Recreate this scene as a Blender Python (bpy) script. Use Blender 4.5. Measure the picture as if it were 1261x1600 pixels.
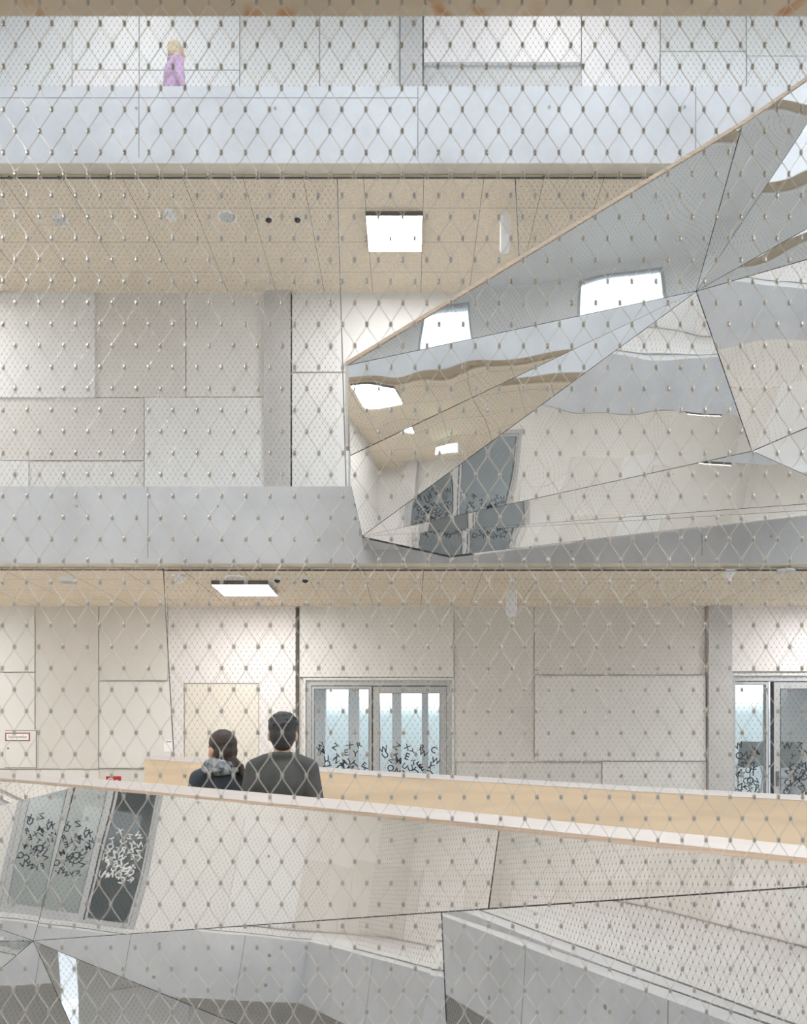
import bpy, bmesh, math, random
import numpy as np
from mathutils import Vector, Matrix

for o in list(bpy.data.objects):
    bpy.data.objects.remove(o)
scene = bpy.context.scene
col = scene.collection

# ------------------------------------------------------------------ camera, sky, exposure
FPX, CX, HY, EYE = 1244.4, 640.0, 1175.0, 1.41      # focal length and principal point of the photograph (1261x1600)
cam_d = bpy.data.cameras.new('camera')
cam = bpy.data.objects.new('camera', cam_d); col.objects.link(cam)
cam.location = (0, 0, EYE); cam.rotation_euler = (math.radians(90), 0, 0)
cam_d.sensor_width = 36; cam_d.sensor_fit = 'AUTO'; cam_d.lens = 28
cam_d.shift_x = (630.5 - CX) / 1600; cam_d.shift_y = (HY - 800) / 1600
cam_d.clip_start = 0.05; cam_d.clip_end = 300
cam_d.dof.use_dof = True; cam_d.dof.focus_distance = 8.6; cam_d.dof.aperture_fstop = 5.0
scene.camera = cam

scene.view_settings.view_transform = 'Standard'
scene.view_settings.look = 'None'
scene.view_settings.gamma = 1.0
scene.view_settings.use_curve_mapping = False
scene.view_settings.exposure = 0.25

world = bpy.data.worlds.new('overcast_sky'); scene.world = world; world.use_nodes = True
wn, wl = world.node_tree.nodes, world.node_tree.links
wn.clear()
w_out = wn.new('ShaderNodeOutputWorld'); w_bg = wn.new('ShaderNodeBackground')
w_tc = wn.new('ShaderNodeTexCoord'); w_sep = wn.new('ShaderNodeSeparateXYZ'); w_cr = wn.new('ShaderNodeValToRGB')
w_map = wn.new('ShaderNodeMapRange'); w_map.inputs['From Min'].default_value = -0.3; w_map.inputs['From Max'].default_value = 0.7
wl.new(w_tc.outputs['Generated'], w_sep.inputs[0]); wl.new(w_sep.outputs['Z'], w_map.inputs['Value'])
wl.new(w_map.outputs[0], w_cr.inputs[0]); wl.new(w_cr.outputs[0], w_bg.inputs['Color']); wl.new(w_bg.outputs[0], w_out.inputs[0])
e = w_cr.color_ramp.elements
e[0].position = 0.0; e[0].color = (0.30, 0.33, 0.36, 1)
e[1].position = 1.0; e[1].color = (0.80, 0.90, 1.0, 1)
for p_, c_ in ((0.28, (0.15, 0.17, 0.18, 1)), (0.344, (0.21, 0.25, 0.265, 1)), (0.352, (0.30, 0.345, 0.36, 1)), (0.372, (0.92, 0.96, 1.0, 1))):
    k = e.new(p_); k.color = c_
w_bg.inputs['Strength'].default_value = 3.0

scene.cycles.max_bounces = 14
scene.cycles.diffuse_bounces = 6
scene.cycles.glossy_bounces = 5
scene.cycles.transparent_max_bounces = 16
scene.cycles.sample_clamp_indirect = 6.0
scene.cycles.caustics_reflective = True
scene.cycles.caustics_refractive = False

# atrium dimensions (metres); storeys 4.195 m apart
D0, D1, D2 = 8.35, 8.52, 10.69         # far slab face, net and ceiling edge, back wall
N0, N1, N2 = 2.14, 1.97, -0.25         # the same on the camera's own side
LX0, LX1, LX2 = -6.6, -6.77, -8.9      # the same at the left end
RX = 8.2                               # right end wall
ST, TH = 4.195, 0.805                  # storey height, slab thickness

# daylight portal in the roof opening over the atrium
pd = bpy.data.lights.new('roof_daylight', 'AREA'); pd.shape = 'RECTANGLE'
pd.size = RX - LX0; pd.size_y = D0 - N0; pd.cycles.is_portal = True
po = bpy.data.objects.new('roof_daylight', pd); col.objects.link(po)
po.location = ((RX + LX0) / 2, (D0 + N0) / 2, 3 * ST - TH + 0.1)

# ------------------------------------------------------------------ helpers
def P(px, py, Y):
    return Vector(((px - CX) / FPX * Y, Y, (HY - py) / FPX * Y + EYE))

def link(o, parent=None):
    col.objects.link(o)
    if parent is not None:
        o.parent = parent
    return o

def tag(o, label=None, cat=None, group=None, kind=None):
    if label: o['label'] = label
    if cat: o['category'] = cat
    if group: o['group'] = group
    if kind: o['kind'] = kind
    return o

def empty(name, loc=(0, 0, 0), rz=0.0):
    o = bpy.data.objects.new(name, None); o.empty_display_size = 0.1
    o.location = loc; o.rotation_euler = (0, 0, rz)
    return link(o)

class MB:
    def __init__(s): s.v = []; s.f = []
    def add(s, vs, fs):
        b = len(s.v); s.v += [tuple(x) for x in vs]; s.f += [tuple(b + i for i in f) for f in fs]; return s
    def box(s, x0, x1, y0, y1, z0, z1, T=None):
        vs = [(x, y, z) for z in (z0, z1) for y in (y0, y1) for x in (x0, x1)]
        if T: vs = [T(*q) for q in vs]
        return s.add(vs, [(0, 2, 3, 1), (4, 5, 7, 6), (0, 1, 5, 4), (2, 6, 7, 3), (0, 4, 6, 2), (1, 3, 7, 5)])
    def tube(s, pts, r, n=8, close=True):
        pts = [Vector(p) for p in pts]; rr = r if isinstance(r, (list, tuple)) else [r] * len(pts)
        b = len(s.v); prev = None
        for i, p in enumerate(pts):
            t = (pts[min(i + 1, len(pts) - 1)] - pts[max(i - 1, 0)]).normalized()
            if prev is None:
                a = Vector((0, 0, 1)) if abs(t.z) < 0.9 else Vector((1, 0, 0))
                u = t.cross(a).normalized()
            else:
                u = (prev - t * prev.dot(t)).normalized()
            prev = u; w = t.cross(u)
            for k in range(n):
                an = 2 * math.pi * k / n
                s.v.append(tuple(p + (u * math.cos(an) + w * math.sin(an)) * rr[i]))
        for i in range(len(pts) - 1):
            for k in range(n):
                k2 = (k + 1) % n
                s.f.append((b + i * n + k, b + i * n + k2, b + (i + 1) * n + k2, b + (i + 1) * n + k))
        if close:
            s.f.append(tuple(b + k for k in reversed(range(n))))
            s.f.append(tuple(b + (len(pts) - 1) * n + k for k in range(n)))
        return s
    def lathe(s, prof, c, n=24, axis='z', T=None):
        b = len(s.v); c = Vector(c)
        for r, h in prof:
            for k in range(n):
                a = 2 * math.pi * k / n
                if axis == 'z': q = Vector((r * math.cos(a), r * math.sin(a), h))
                elif axis == 'y': q = Vector((r * math.cos(a), h, r * math.sin(a)))
                else: q = Vector((h, r * math.cos(a), r * math.sin(a)))
                s.v.append(tuple(c + q if T is None else c + T @ q))
        for i in range(len(prof) - 1):
            for k in range(n):
                k2 = (k + 1) % n
                s.f.append((b + i * n + k, b + i * n + k2, b + (i + 1) * n + k2, b + (i + 1) * n + k))
        s.f.append(tuple(b + k for k in reversed(range(n))))
        s.f.append(tuple(b + (len(prof) - 1) * n + k for k in range(n)))
        return s
    def ball(s, c, r, M=None, nu=16, nv=10):
        c = Vector(c); r = Vector(r) if not isinstance(r, (int, float)) else Vector((r, r, r))
        b = len(s.v)
        def put(q):
            q = Vector((q[0] * r.x, q[1] * r.y, q[2] * r.z))
            if M is not None: q = M @ q
            s.v.append(tuple(c + q))
        put((0, 0, 1))
        for i in range(1, nv):
            th = math.pi * i / nv
            for k in range(nu):
                a = 2 * math.pi * k / nu
                put((math.sin(th) * math.cos(a), math.sin(th) * math.sin(a), math.cos(th)))
        put((0, 0, -1))
        for k in range(nu):
            s.f.append((b, b + 1 + k, b + 1 + (k + 1) % nu))
        for i in range(nv - 2):
            for k in range(nu):
                k2 = (k + 1) % nu
                s.f.append((b + 1 + i * nu + k, b + 1 + (i + 1) * nu + k, b + 1 + (i + 1) * nu + k2, b + 1 + i * nu + k2))
        L = b + 1 + (nv - 1) * nu; q0 = b + 1 + (nv - 2) * nu
        for k in range(nu):
            s.f.append((L, q0 + (k + 1) % nu, q0 + k))
        return s
    def limb(s, pts, rad, n=12):
        s.tube(pts, rad, n)
        for p, r in zip(pts, rad):
            s.ball(p, r, nu=12, nv=8)
        return s
    def mesh(s, name):
        me = bpy.data.meshes.new(name); me.from_pydata(s.v, [], s.f); me.update(); return me
    def build(s, name, m, parent=None, smooth=False, bevel=0.0):
        me = s.mesh(name); o = bpy.data.objects.new(name, me)
        if m: me.materials.append(m)
        if smooth: me.shade_smooth()
        if bevel:
            b = o.modifiers.new('bevel', 'BEVEL'); b.width = bevel; b.segments = 2; b.limit_method = 'ANGLE'
        return link(o, parent)

def struct(mb, name, m, parent=None, bevel=0.0):
    o = mb.build(name, m, parent, bevel=bevel)
    if parent is None: o['kind'] = 'structure'
    return o

# ------------------------------------------------------------------ materials
def new_mat(name):
    m = bpy.data.materials.new(name); m.use_nodes = True
    return m, m.node_tree.nodes, m.node_tree.links, m.node_tree.nodes['Principled BSDF']

def plain(name, c, rough=0.6, metal=0.0, emit=0.0, spec=None, var=0.0, vscale=6.0):
    m, n, l, b = new_mat(name)
    b.inputs['Base Color'].default_value = (*c, 1); b.inputs['Roughness'].default_value = rough; b.inputs['Metallic'].default_value = metal
    if spec is not None: b.inputs['Specular IOR Level'].default_value = spec
    if emit:
        b.inputs['Emission Color'].default_value = (*c, 1); b.inputs['Emission Strength'].default_value = emit
    if var:
        tc = n.new('ShaderNodeTexCoord'); t = n.new('ShaderNodeTexNoise'); t.inputs['Scale'].default_value = vscale; t.inputs['Detail'].default_value = 5
        r = n.new('ShaderNodeValToRGB')
        r.color_ramp.elements[0].position = 0.3; r.color_ramp.elements[1].position = 0.7
        r.color_ramp.elements[0].color = (*[x * (1 - var) for x in c], 1); r.color_ramp.elements[1].color = (*[min(1, x * (1 + var)) for x in c], 1)
        l.new(tc.outputs['Object'], t.inputs['Vector']); l.new(t.outputs['Fac'], r.inputs[0]); l.new(r.outputs[0], b.inputs['Base Color'])
    return m

def concrete(name, c, pit=0.5):
    m, n, l, b = new_mat(name)
    b.inputs['Roughness'].default_value = 0.55
    tc = n.new('ShaderNodeTexCoord')
    t1 = n.new('ShaderNodeTexNoise'); t1.inputs['Scale'].default_value = 1.3; t1.inputs['Detail'].default_value = 8; t1.inputs['Roughness'].default_value = 0.62
    t2 = n.new('ShaderNodeTexNoise'); t2.inputs['Scale'].default_value = 22; t2.inputs['Detail'].default_value = 4
    l.new(tc.outputs['Object'], t1.inputs['Vector']); l.new(tc.outputs['Object'], t2.inputs['Vector'])
    r = n.new('ShaderNodeValToRGB'); r.color_ramp.elements[0].position = 0.3; r.color_ramp.elements[1].position = 0.72
    r.color_ramp.elements[0].color = (*[x * 0.86 for x in c], 1); r.color_ramp.elements[1].color = (*[x * 1.1 for x in c], 1)
    l.new(t1.outputs['Fac'], r.inputs[0])
    # scattered air pits
    v = n.new('ShaderNodeTexVoronoi'); v.inputs['Scale'].default_value = 13
    l.new(tc.outputs['Object'], v.inputs['Vector'])
    pm = n.new('ShaderNodeMath'); pm.operation = 'LESS_THAN'; pm.inputs[1].default_value = 0.055
    l.new(v.outputs['Distance'], pm.inputs[0])
    gate = n.new('ShaderNodeMath'); gate.operation = 'GREATER_THAN'; gate.inputs[1].default_value = 0.55
    l.new(t1.outputs['Fac'], gate.inputs[0])
    mul = n.new('ShaderNodeMath'); mul.operation = 'MULTIPLY'; l.new(pm.outputs[0], mul.inputs[0]); l.new(gate.outputs[0], mul.inputs[1])
    mul2 = n.new('ShaderNodeMath'); mul2.operation = 'MULTIPLY'; mul2.inputs[1].default_value = pit; l.new(mul.outputs[0], mul2.inputs[0])
    mx = n.new('ShaderNodeMix'); mx.data_type = 'RGBA'; mx.inputs['B'].default_value = (*[x * 0.35 for x in c], 1)
    l.new(mul2.outputs[0], mx.inputs['Factor']); l.new(r.outputs[0], mx.inputs['A']); l.new(mx.outputs['Result'], b.inputs['Base Color'])
    bp = n.new('ShaderNodeBump'); bp.inputs['Strength'].default_value = 0.08; bp.inputs['Distance'].default_value = 0.01
    l.new(t2.outputs['Fac'], bp.inputs['Height']); l.new(bp.outputs[0], b.inputs['Normal'])
    return m

def grid_mask(n, l, coord, comp, period, offset, width):
    s = n.new('ShaderNodeSeparateXYZ'); l.new(coord, s.inputs[0])
    a = n.new('ShaderNodeMath'); a.operation = 'SUBTRACT'; a.inputs[1].default_value = offset; l.new(s.outputs[comp], a.inputs[0])
    d = n.new('ShaderNodeMath'); d.operation = 'DIVIDE'; d.inputs[1].default_value = period; l.new(a.outputs[0], d.inputs[0])
    f = n.new('ShaderNodeMath'); f.operation = 'FLOORED_MODULO'; f.inputs[1].default_value = 1.0; l.new(d.outputs[0], f.inputs[0])
    g = n.new('ShaderNodeMath'); g.operation = 'LESS_THAN'; g.inputs[1].default_value = width / period; l.new(f.outputs[0], g.inputs[0])
    return g.outputs[0]

def ceiling_mat():
    m, n, l, b = new_mat('wood_wool_ceiling')
    b.inputs['Roughness'].default_value = 0.9; b.inputs['Specular IOR Level'].default_value = 0.1
    tc = n.new('ShaderNodeTexCoord')
    t = n.new('ShaderNodeTexNoise'); t.inputs['Scale'].default_value = 60; t.inputs['Detail'].default_value = 3
    l.new(tc.outputs['Object'], t.inputs['Vector'])
    r = n.new('ShaderNodeValToRGB'); r.color_ramp.elements[0].position = 0.35; r.color_ramp.elements[1].position = 0.65
    r.color_ramp.elements[0].color = (0.74, 0.635, 0.50, 1); r.color_ramp.elements[1].color = (0.91, 0.805, 0.655, 1)
    l.new(t.outputs['Fac'], r.inputs[0])
    g1 = grid_mask(n, l, tc.outputs['Object'], 'X', 0.645, 0.148, 0.006)
    g2 = grid_mask(n, l, tc.outputs['Object'], 'Y', 0.60, 8.995, 0.006)
    mx_ = n.new('ShaderNodeMath'); mx_.operation = 'MAXIMUM'; l.new(g1, mx_.inputs[0]); l.new(g2, mx_.inputs[1])
    mx = n.new('ShaderNodeMix'); mx.data_type = 'RGBA'; mx.inputs['B'].default_value = (0.25, 0.2, 0.15, 1)
    l.new(mx_.outputs[0], mx.inputs['Factor']); l.new(r.outputs[0], mx.inputs['A']); l.new(mx.outputs['Result'], b.inputs['Base Color'])
    bp = n.new('ShaderNodeBump'); bp.inputs['Strength'].default_value = 0.4; bp.inputs['Distance'].default_value = 0.006
    l.new(t.outputs['Fac'], bp.inputs['Height']); l.new(bp.outputs[0], b.inputs['Normal'])
    return m

def plywood(name, c, layers=False):
    m, n, l, b = new_mat(name)
    b.inputs['Roughness'].default_value = 0.5
    tc = n.new('ShaderNodeTexCoord'); mp = n.new('ShaderNodeMapping'); mp.inputs['Scale'].default_value = (0.8, 0.8, 7) if not layers else (0.6, 0.6, 140)
    l.new(tc.outputs['Object'], mp.inputs['Vector'])
    t = n.new('ShaderNodeTexNoise'); t.inputs['Scale'].default_value = 1.2; t.inputs['Detail'].default_value = 6; t.inputs['Distortion'].default_value = 0.7
    l.new(mp.outputs[0], t.inputs['Vector'])
    r = n.new('ShaderNodeValToRGB'); r.color_ramp.elements[0].position = 0.3; r.color_ramp.elements[1].position = 0.7
    k = 0.62 if layers else 0.88
    r.color_ramp.elements[0].color = (*[x * k for x in c], 1); r.color_ramp.elements[1].color = (*[min(1, x * 1.06) for x in c], 1)
    l.new(t.outputs['Fac'], r.inputs[0])
    if layers:
        l.new(r.outputs[0], b.inputs['Base Color'])
    else:
        v = n.new('ShaderNodeTexVoronoi'); v.inputs['Scale'].default_value = 2.6; v.inputs['Randomness'].default_value = 1.0
        l.new(tc.outputs['Object'], v.inputs['Vector'])
        lt = n.new('ShaderNodeMath'); lt.operation = 'LESS_THAN'; lt.inputs[1].default_value = 0.022; l.new(v.outputs['Distance'], lt.inputs[0])
        mx = n.new('ShaderNodeMix'); mx.data_type = 'RGBA'; mx.inputs['B'].default_value = (0.28, 0.17, 0.07, 1)
        l.new(lt.outputs[0], mx.inputs['Factor']); l.new(r.outputs[0], mx.inputs['A']); l.new(mx.outputs['Result'], b.inputs['Base Color'])
    return m

def mirror_mat(name='polished_steel', warp=0.35):
    m, n, l, b = new_mat(name)
    b.inputs['Base Color'].default_value = (0.83, 0.825, 0.81, 1); b.inputs['Metallic'].default_value = 1; b.inputs['Roughness'].default_value = 0.015
    tc = n.new('ShaderNodeTexCoord'); t = n.new('ShaderNodeTexNoise'); t.inputs['Scale'].default_value = 1.1; t.inputs['Detail'].default_value = 1
    l.new(tc.outputs['Object'], t.inputs['Vector'])
    bp = n.new('ShaderNodeBump'); bp.inputs['Strength'].default_value = warp; bp.inputs['Distance'].default_value = 0.03
    l.new(t.outputs['Fac'], bp.inputs['Height']); l.new(bp.outputs[0], b.inputs['Normal'])
    return m

def glass_mat():
    m, n, l, b = new_mat('window_glass')
    n.remove(b); out = n['Material Output']
    tr = n.new('ShaderNodeBsdfTransparent'); tr.inputs[0].default_value = (0.93, 0.96, 0.96, 1)
    gl = n.new('ShaderNodeBsdfGlossy'); gl.inputs['Roughness'].default_value = 0.0
    fr = n.new('ShaderNodeFresnel'); fr.inputs['IOR'].default_value = 1.45
    mx = n.new('ShaderNodeMixShader'); l.new(fr.outputs[0], mx.inputs[0]); l.new(tr.outputs[0], mx.inputs[1]); l.new(gl.outputs[0], mx.inputs[2])
    l.new(mx.outputs[0], out.inputs['Surface'])
    return m

M = dict(
    concrete=concrete('fair_faced_concrete', (0.64, 0.64, 0.645)),
    concrete_soffit=concrete('board_marked_concrete', (0.74, 0.69, 0.58)),
    concrete_rust=None,
    column=concrete('column_concrete', (0.58, 0.57, 0.56), 0.3),
    ceiling=ceiling_mat(),
    p0=plain('panel_white', (0.81, 0.81, 0.80), 0.7, var=0.02, vscale=3),
    p1=plain('panel_warm_white', (0.785, 0.775, 0.75), 0.7, var=0.02, vscale=3),
    p2=plain('panel_beige', (0.73, 0.708, 0.675), 0.7, var=0.02, vscale=3),
    p3=plain('panel_pale', (0.84, 0.81, 0.80), 0.7, var=0.02, vscale=3),
    p4=plain('panel_grey', (0.60, 0.60, 0.585), 0.7, var=0.02, vscale=3),
    gap=plain('joint_dark', (0.10, 0.095, 0.085), 0.8),
    wood=plywood('birch_plywood', (0.85, 0.685, 0.49)),
    wood_edge=plywood('plywood_edge', (0.74, 0.57, 0.43), True),
    cap=plain('oiled_cap', (0.60, 0.55, 0.515), 0.5, var=0.03, vscale=2),
    mirror=mirror_mat(),
    mirror_flat=mirror_mat('polished_steel_flat', 0.10),
    backing=plain('cladding_core', (0.06, 0.06, 0.06), 0.8),
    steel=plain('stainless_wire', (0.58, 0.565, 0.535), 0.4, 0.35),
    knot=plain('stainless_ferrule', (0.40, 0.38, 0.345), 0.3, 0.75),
    cable=plain('steel_cable', (0.20, 0.20, 0.195), 0.5, 0.6),
    alu=plain('aluminium_frame', (0.52, 0.53, 0.54), 0.45, 0.3),
    alu_dark=plain('gasket', (0.06, 0.06, 0.065), 0.6),
    white=plain('white_plastic', (0.93, 0.93, 0.925), 0.45),
    grey=plain('grey_plastic', (0.42, 0.43, 0.44), 0.5),
    far_wire=plain('backlit_wire', (0.34, 0.33, 0.31), 0.5, 0.3),  # wire and ferrule: same steel, backlit darkness put into the base colour
    far_knot=plain('backlit_ferrule', (0.07, 0.068, 0.062), 0.45, 0.2),
    black=plain('black_plastic', (0.03, 0.028, 0.028), 0.4),
    redlens=plain('dark_red_lens', (0.12, 0.02, 0.02), 0.15),
    red=plain('sign_red', (0.45, 0.03, 0.035), 0.5),
    darkred=plain('sign_border', (0.22, 0.03, 0.03), 0.5),
    letter=plain('letter_film', (0.035, 0.04, 0.045), 0.5),
    letter_w=plain('letter_film_white', (0.85, 0.86, 0.87), 0.5),
    glass=glass_mat(),
    floor=plain('screed_floor', (0.62, 0.62, 0.62), 0.45, var=0.08, vscale=1.0),
    room=plain('room_white', (0.62, 0.635, 0.65), 0.8),
    lamp=plain('led_diffuser', (1.0, 0.982, 0.962), 0.5, emit=30.0),
    lamp_fill=plain('fill_diffuser', (1.0, 0.982, 0.962), 0.5, emit=11.0),  # for the unseen lights added over the upper gallery
    lamp_body=plain('lamp_body', (0.16, 0.15, 0.14), 0.6),
    exit=plain('exit_sign_face', (0.75, 1.0, 0.9), 0.5, emit=2.2),
    skin=plain('skin', (0.62, 0.40, 0.30), 0.5, var=0.05),
    shirt=plain('charcoal_knit', (0.075, 0.078, 0.076), 0.85, var=0.15, vscale=9),
    navy=plain('navy_jacket', (0.030, 0.042, 0.055), 0.7, var=0.2, vscale=7),
    scarf=plain('striped_scarf', (0.24, 0.26, 0.27), 0.9, var=0.95, vscale=24),
    hair_black=plain('black_hair', (0.028, 0.027, 0.029), 0.5, var=0.3, vscale=40),
    hair_brown=plain('dark_brown_hair', (0.040, 0.026, 0.020), 0.5, var=0.3, vscale=40),
    hair_blond=plain('blond_hair', (0.62, 0.50, 0.33), 0.6, var=0.15, vscale=30),
    lilac=plain('lilac_top', (0.62, 0.42, 0.60), 0.8, var=0.05),
    trouser=plain('dark_trousers', (0.05, 0.055, 0.07), 0.8, var=0.1),
    shoe=plain('dark_shoe', (0.03, 0.03, 0.03), 0.5),
)
def rusty():
    m = concrete('rust_stained_concrete', (0.54, 0.45, 0.33)); n, l = m.node_tree.nodes, m.node_tree.links; b = n['Principled BSDF']
    src = b.inputs['Base Color'].links[0].from_socket
    tc = n.new('ShaderNodeTexCoord'); t = n.new('ShaderNodeTexNoise'); t.inputs['Scale'].default_value = 4.5; t.inputs['Detail'].default_value = 3; t.inputs['Distortion'].default_value = 1.5
    l.new(tc.outputs['Object'], t.inputs['Vector'])
    mr = n.new('ShaderNodeMapRange'); mr.inputs['From Min'].default_value = 0.62; mr.inputs['From Max'].default_value = 0.74; l.new(t.outputs['Fac'], mr.inputs['Value'])
    mx = n.new('ShaderNodeMix'); mx.data_type = 'RGBA'; mx.inputs['B'].default_value = (0.42, 0.19, 0.06, 1)
    l.new(mr.outputs[0], mx.inputs['Factor']); l.new(src, mx.inputs['A']); l.new(mx.outputs['Result'], b.inputs['Base Color'])
    return m
M['concrete_rust'] = rusty()

# ------------------------------------------------------------------ the atrium: floor plates, ceilings, walls
OUT_X0, OUT_X1, OUT_Y0, OUT_Y1 = LX2 - 6.0, RX + 0.4, N2 - 4.6, D2 + 5.5
for lv in range(0, 4):
    z1 = lv * ST; z0 = z1 - TH
    nm = ['floor_entrance', 'floor_gallery', 'floor_upper', 'ceiling_roof'][lv]
    b = MB()
    b.box(OUT_X0, OUT_X1, D0, OUT_Y1, z0, z1); b.box(OUT_X0, OUT_X1, OUT_Y0 if lv < 3 else N2 - .35, N0, z0, z1)
    b.box(OUT_X0, LX0, N0, D0, z0, z1); b.box(RX, OUT_X1, N0, D0, z0, z1)
    struct(b, nm, M['concrete'])
    # slab-edge undersides, board marked
    b = MB(); q = 0.004
    b.box(LX0, RX, D0 + 0.001, D1, z0 - q, z0 - 0.0005); b.box(LX1, LX0, N0, D0, z0 - q, z0 - 0.0005)
    struct(b, 'trim_%d' % (lv + 1), M['concrete_soffit'])
    b = MB(); b.box(LX0, RX, N1, N0 - 0.001, z0 - q, z0 - 0.0005)
    struct(b, 'trim_%d' % (lv + 11), M['concrete_rust'])
    # wood-wool ceilings hung under the plate
    b = MB()
    b.box(LX2, RX, D1, D2, z0 - 0.03, z0 - 0.006)
    b.box(LX2, LX1, N1, D1, z0 - 0.03, z0 - 0.006)
    b.box(LX2, RX, N2, N1, z0 - 0.03, z0 - 0.006)
    struct(b, 'ceiling_' + ['basement', 'entrance', 'gallery', 'upper'][lv], M['ceiling' if lv < 3 else 'p1'])
    # shadow gap along the ceiling edge
    b = MB(); b.box(LX0, RX, D1 - 0.012, D1 + 0.012, z0 - 0.036, z0 - 0.031)
    b.build('shadow_gap', M['gap'], bpy.data.objects['trim_%d' % (lv + 1)])
b = MB(); b.box(OUT_X0, OUT_X1, OUT_Y0, OUT_Y1, -ST - 0.3, -ST); struct(b, 'floor_basement', M['floor'])
for lv in range(0, 3):   # screed on the galleries
    b = MB(); z = lv * ST
    b.box(LX2, RX, D1 + 0.05, D2, z + 0.0005, z + 0.004); b.box(LX2, RX, N2, N1 - 0.05, z + 0.0005, z + 0.004); b.box(LX2, LX1 - 0.05, N1, D1, z + 0.0005, z + 0.004)
    struct(b, 'floor_screed_' + ['entrance', 'gallery', 'upper'][lv], M['floor'])

# formwork joints and tie holes on the far slab faces
def slab_marks(owner, zmid, joints, holes):
    b = MB()
    for px, py0, py1 in joints:
        a = P(px, py0, D0 - 0.001); c = P(px, py1, D0 - 0.001)
        b.box(a.x - 0.004, a.x + 0.004, D0 - 0.002, D0 - 0.0003, c.z, a.z)
    b.build('formwork_joint', M['gap_soft'], owner)
    for px, py in holes:
        a = P(px, py, D0)
        h = MB().lathe([(0.020, 0.0), (0.020, -0.003), (0.014, -0.003), (0.010, -0.0005)], (a.x, D0 - 0.0003, a.z), 16, 'y')
        h.build('tie_hole', M['column'], owner)
        h = MB().lathe([(0.010, -0.001), (0.009, -0.0015)], (a.x, D0 - 0.0003, a.z), 12, 'y'); h.build('tie_plug', M['gap_soft'], owner)
M['gap_soft'] = plain('formwork_line', (0.30, 0.30, 0.30), 0.8)
fl = bpy.data.objects
slab_marks(fl['floor_upper'], 0, [(217, 136, 246), (653, 136, 246), (1087, 136, 246)], [(213, 169), (430, 169), (858, 167), (1070, 167)])
slab_marks(fl['floor_gallery'], 0, [(231, 761, 872), (562, 761, 838), (1097, 831, 868)], [(120, 791), (340, 791), (554, 789), (893, 862), (1205, 838)])
for y in (3.0, 4.4, 5.8):
    for z in (-.22, -.60):
        MB().lathe([(.022, 0), (.022, .002), (.012, .003)], (LX0, y - .35, z), 14, 'x').build('tie_hole', M['gap_soft'], fl['floor_entrance'])
    MB().box(LX0 + .0003, LX0 + .002, y, y + .008, -TH, 0).build('formwork_joint', M['gap_soft'], fl['floor_entrance'])
for x in (-5.2, -3.2, -1.2, .8, 2.8):
    for z in (-.22, -.60):
        MB().lathe([(.022, 0), (.022, .002), (.012, .003)], (x, N0, z), 14, 'y').build('tie_hole', M['gap_soft'], fl['floor_entrance'])
    MB().box(x + .7, x + .708, N0 + .0003, N0 + .002, -TH, 0).build('formwork_joint', M['gap_soft'], fl['floor_entrance'])
b = MB(); b.box(LX0, 0.1, D0 - 0.0015, D0 - 0.0003, 2 * ST - 0.124, 2 * ST - 0.119); b.build('formwork_joint', M['gap_soft'], fl['floor_upper'])

# a wall is a plain backing with clad panels as children; openings stay free
def wall(name, T, u0, u1, z0, z1, holes, m='p1'):
    b = MB(); us = sorted({u0, u1, *[h[0] for h in holes], *[h[1] for h in holes]})
    for a, c in zip(us[:-1], us[1:]):
        hs = [h for h in holes if h[0] <= a and h[1] >= c]
        if not hs:
            b.box(a, c, 0, 0.2, z0, z1, T)
        else:
            h = hs[0]
            if h[2] > z0: b.box(a, c, 0, 0.2, z0, h[2], T)
            b.box(a, c, 0, 0.2, h[3], z1, T)
    return struct(b, name, M[m])

FAR = lambda u, v, z: (u, D2 + v, z)
NEAR = lambda u, v, z: (-u, N2 - v, z)
LEFT = lambda u, v, z: (LX2 - v, u, z)
def panel(owner, T, u0, u1, z0, z1, d, m):
    b = MB(); b.box(u0 + 0.003, u1 - 0.003, -d, -0.002, z0 + 0.003, z1 - 0.003, T); return b.build('wall_panel', M[m], owner)
def far_panels(owner, rows):
    for x0, x1, y0, y1, d, m in rows:
        a = P(x0, y1, D2 - d); c = P(x1, y0, D2 - d)
        panel(owner, FAR, a.x, c.x, a.z, c.z, d, m)

def wx(px): return (px - CX) / FPX * D2
WIN1 = (wx(478), wx(706), 0.0, P(0, 1063, D2).z)
WIN2 = (wx(1141), wx(1141) + 2.1, 0.0, P(0, 1056, D2).z)
DOOR = (wx(290), wx(405), 0.0, P(0, 1069, D2).z)
wf0 = wall('wall_far_entrance', FAR, OUT_X0, RX, 0, ST - TH, [WIN1, WIN2], 'p2')
wf1 = wall('wall_far_gallery', FAR, OUT_X0, RX, ST, 2 * ST - TH, [], 'p2')
wf2 = wall('wall_far_upper', FAR, OUT_X0, RX, 2 * ST, 3 * ST - TH, [], 'p2')
far_panels(wf1, [
    (-300, 148, 456, 621, .06, 'p0'), (149, 290, 453, 621, .025, 'p2'), (291, 413, 453, 620, .028, 'p1'),
    (-300, 225, 622, 719, .03, 'p2'), (226, 415, 621, 848, .07, 'p0'), (-300, 44, 720, 848, .06, 'p0'), (45, 225, 721, 848, .025, 'p1'),
    (456, 545, 583, 848, .06, 'p0'), (456, 900, 453, 581, .04, 'p0'), (546, 900, 583, 848, .03, 'p1')])
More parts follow.
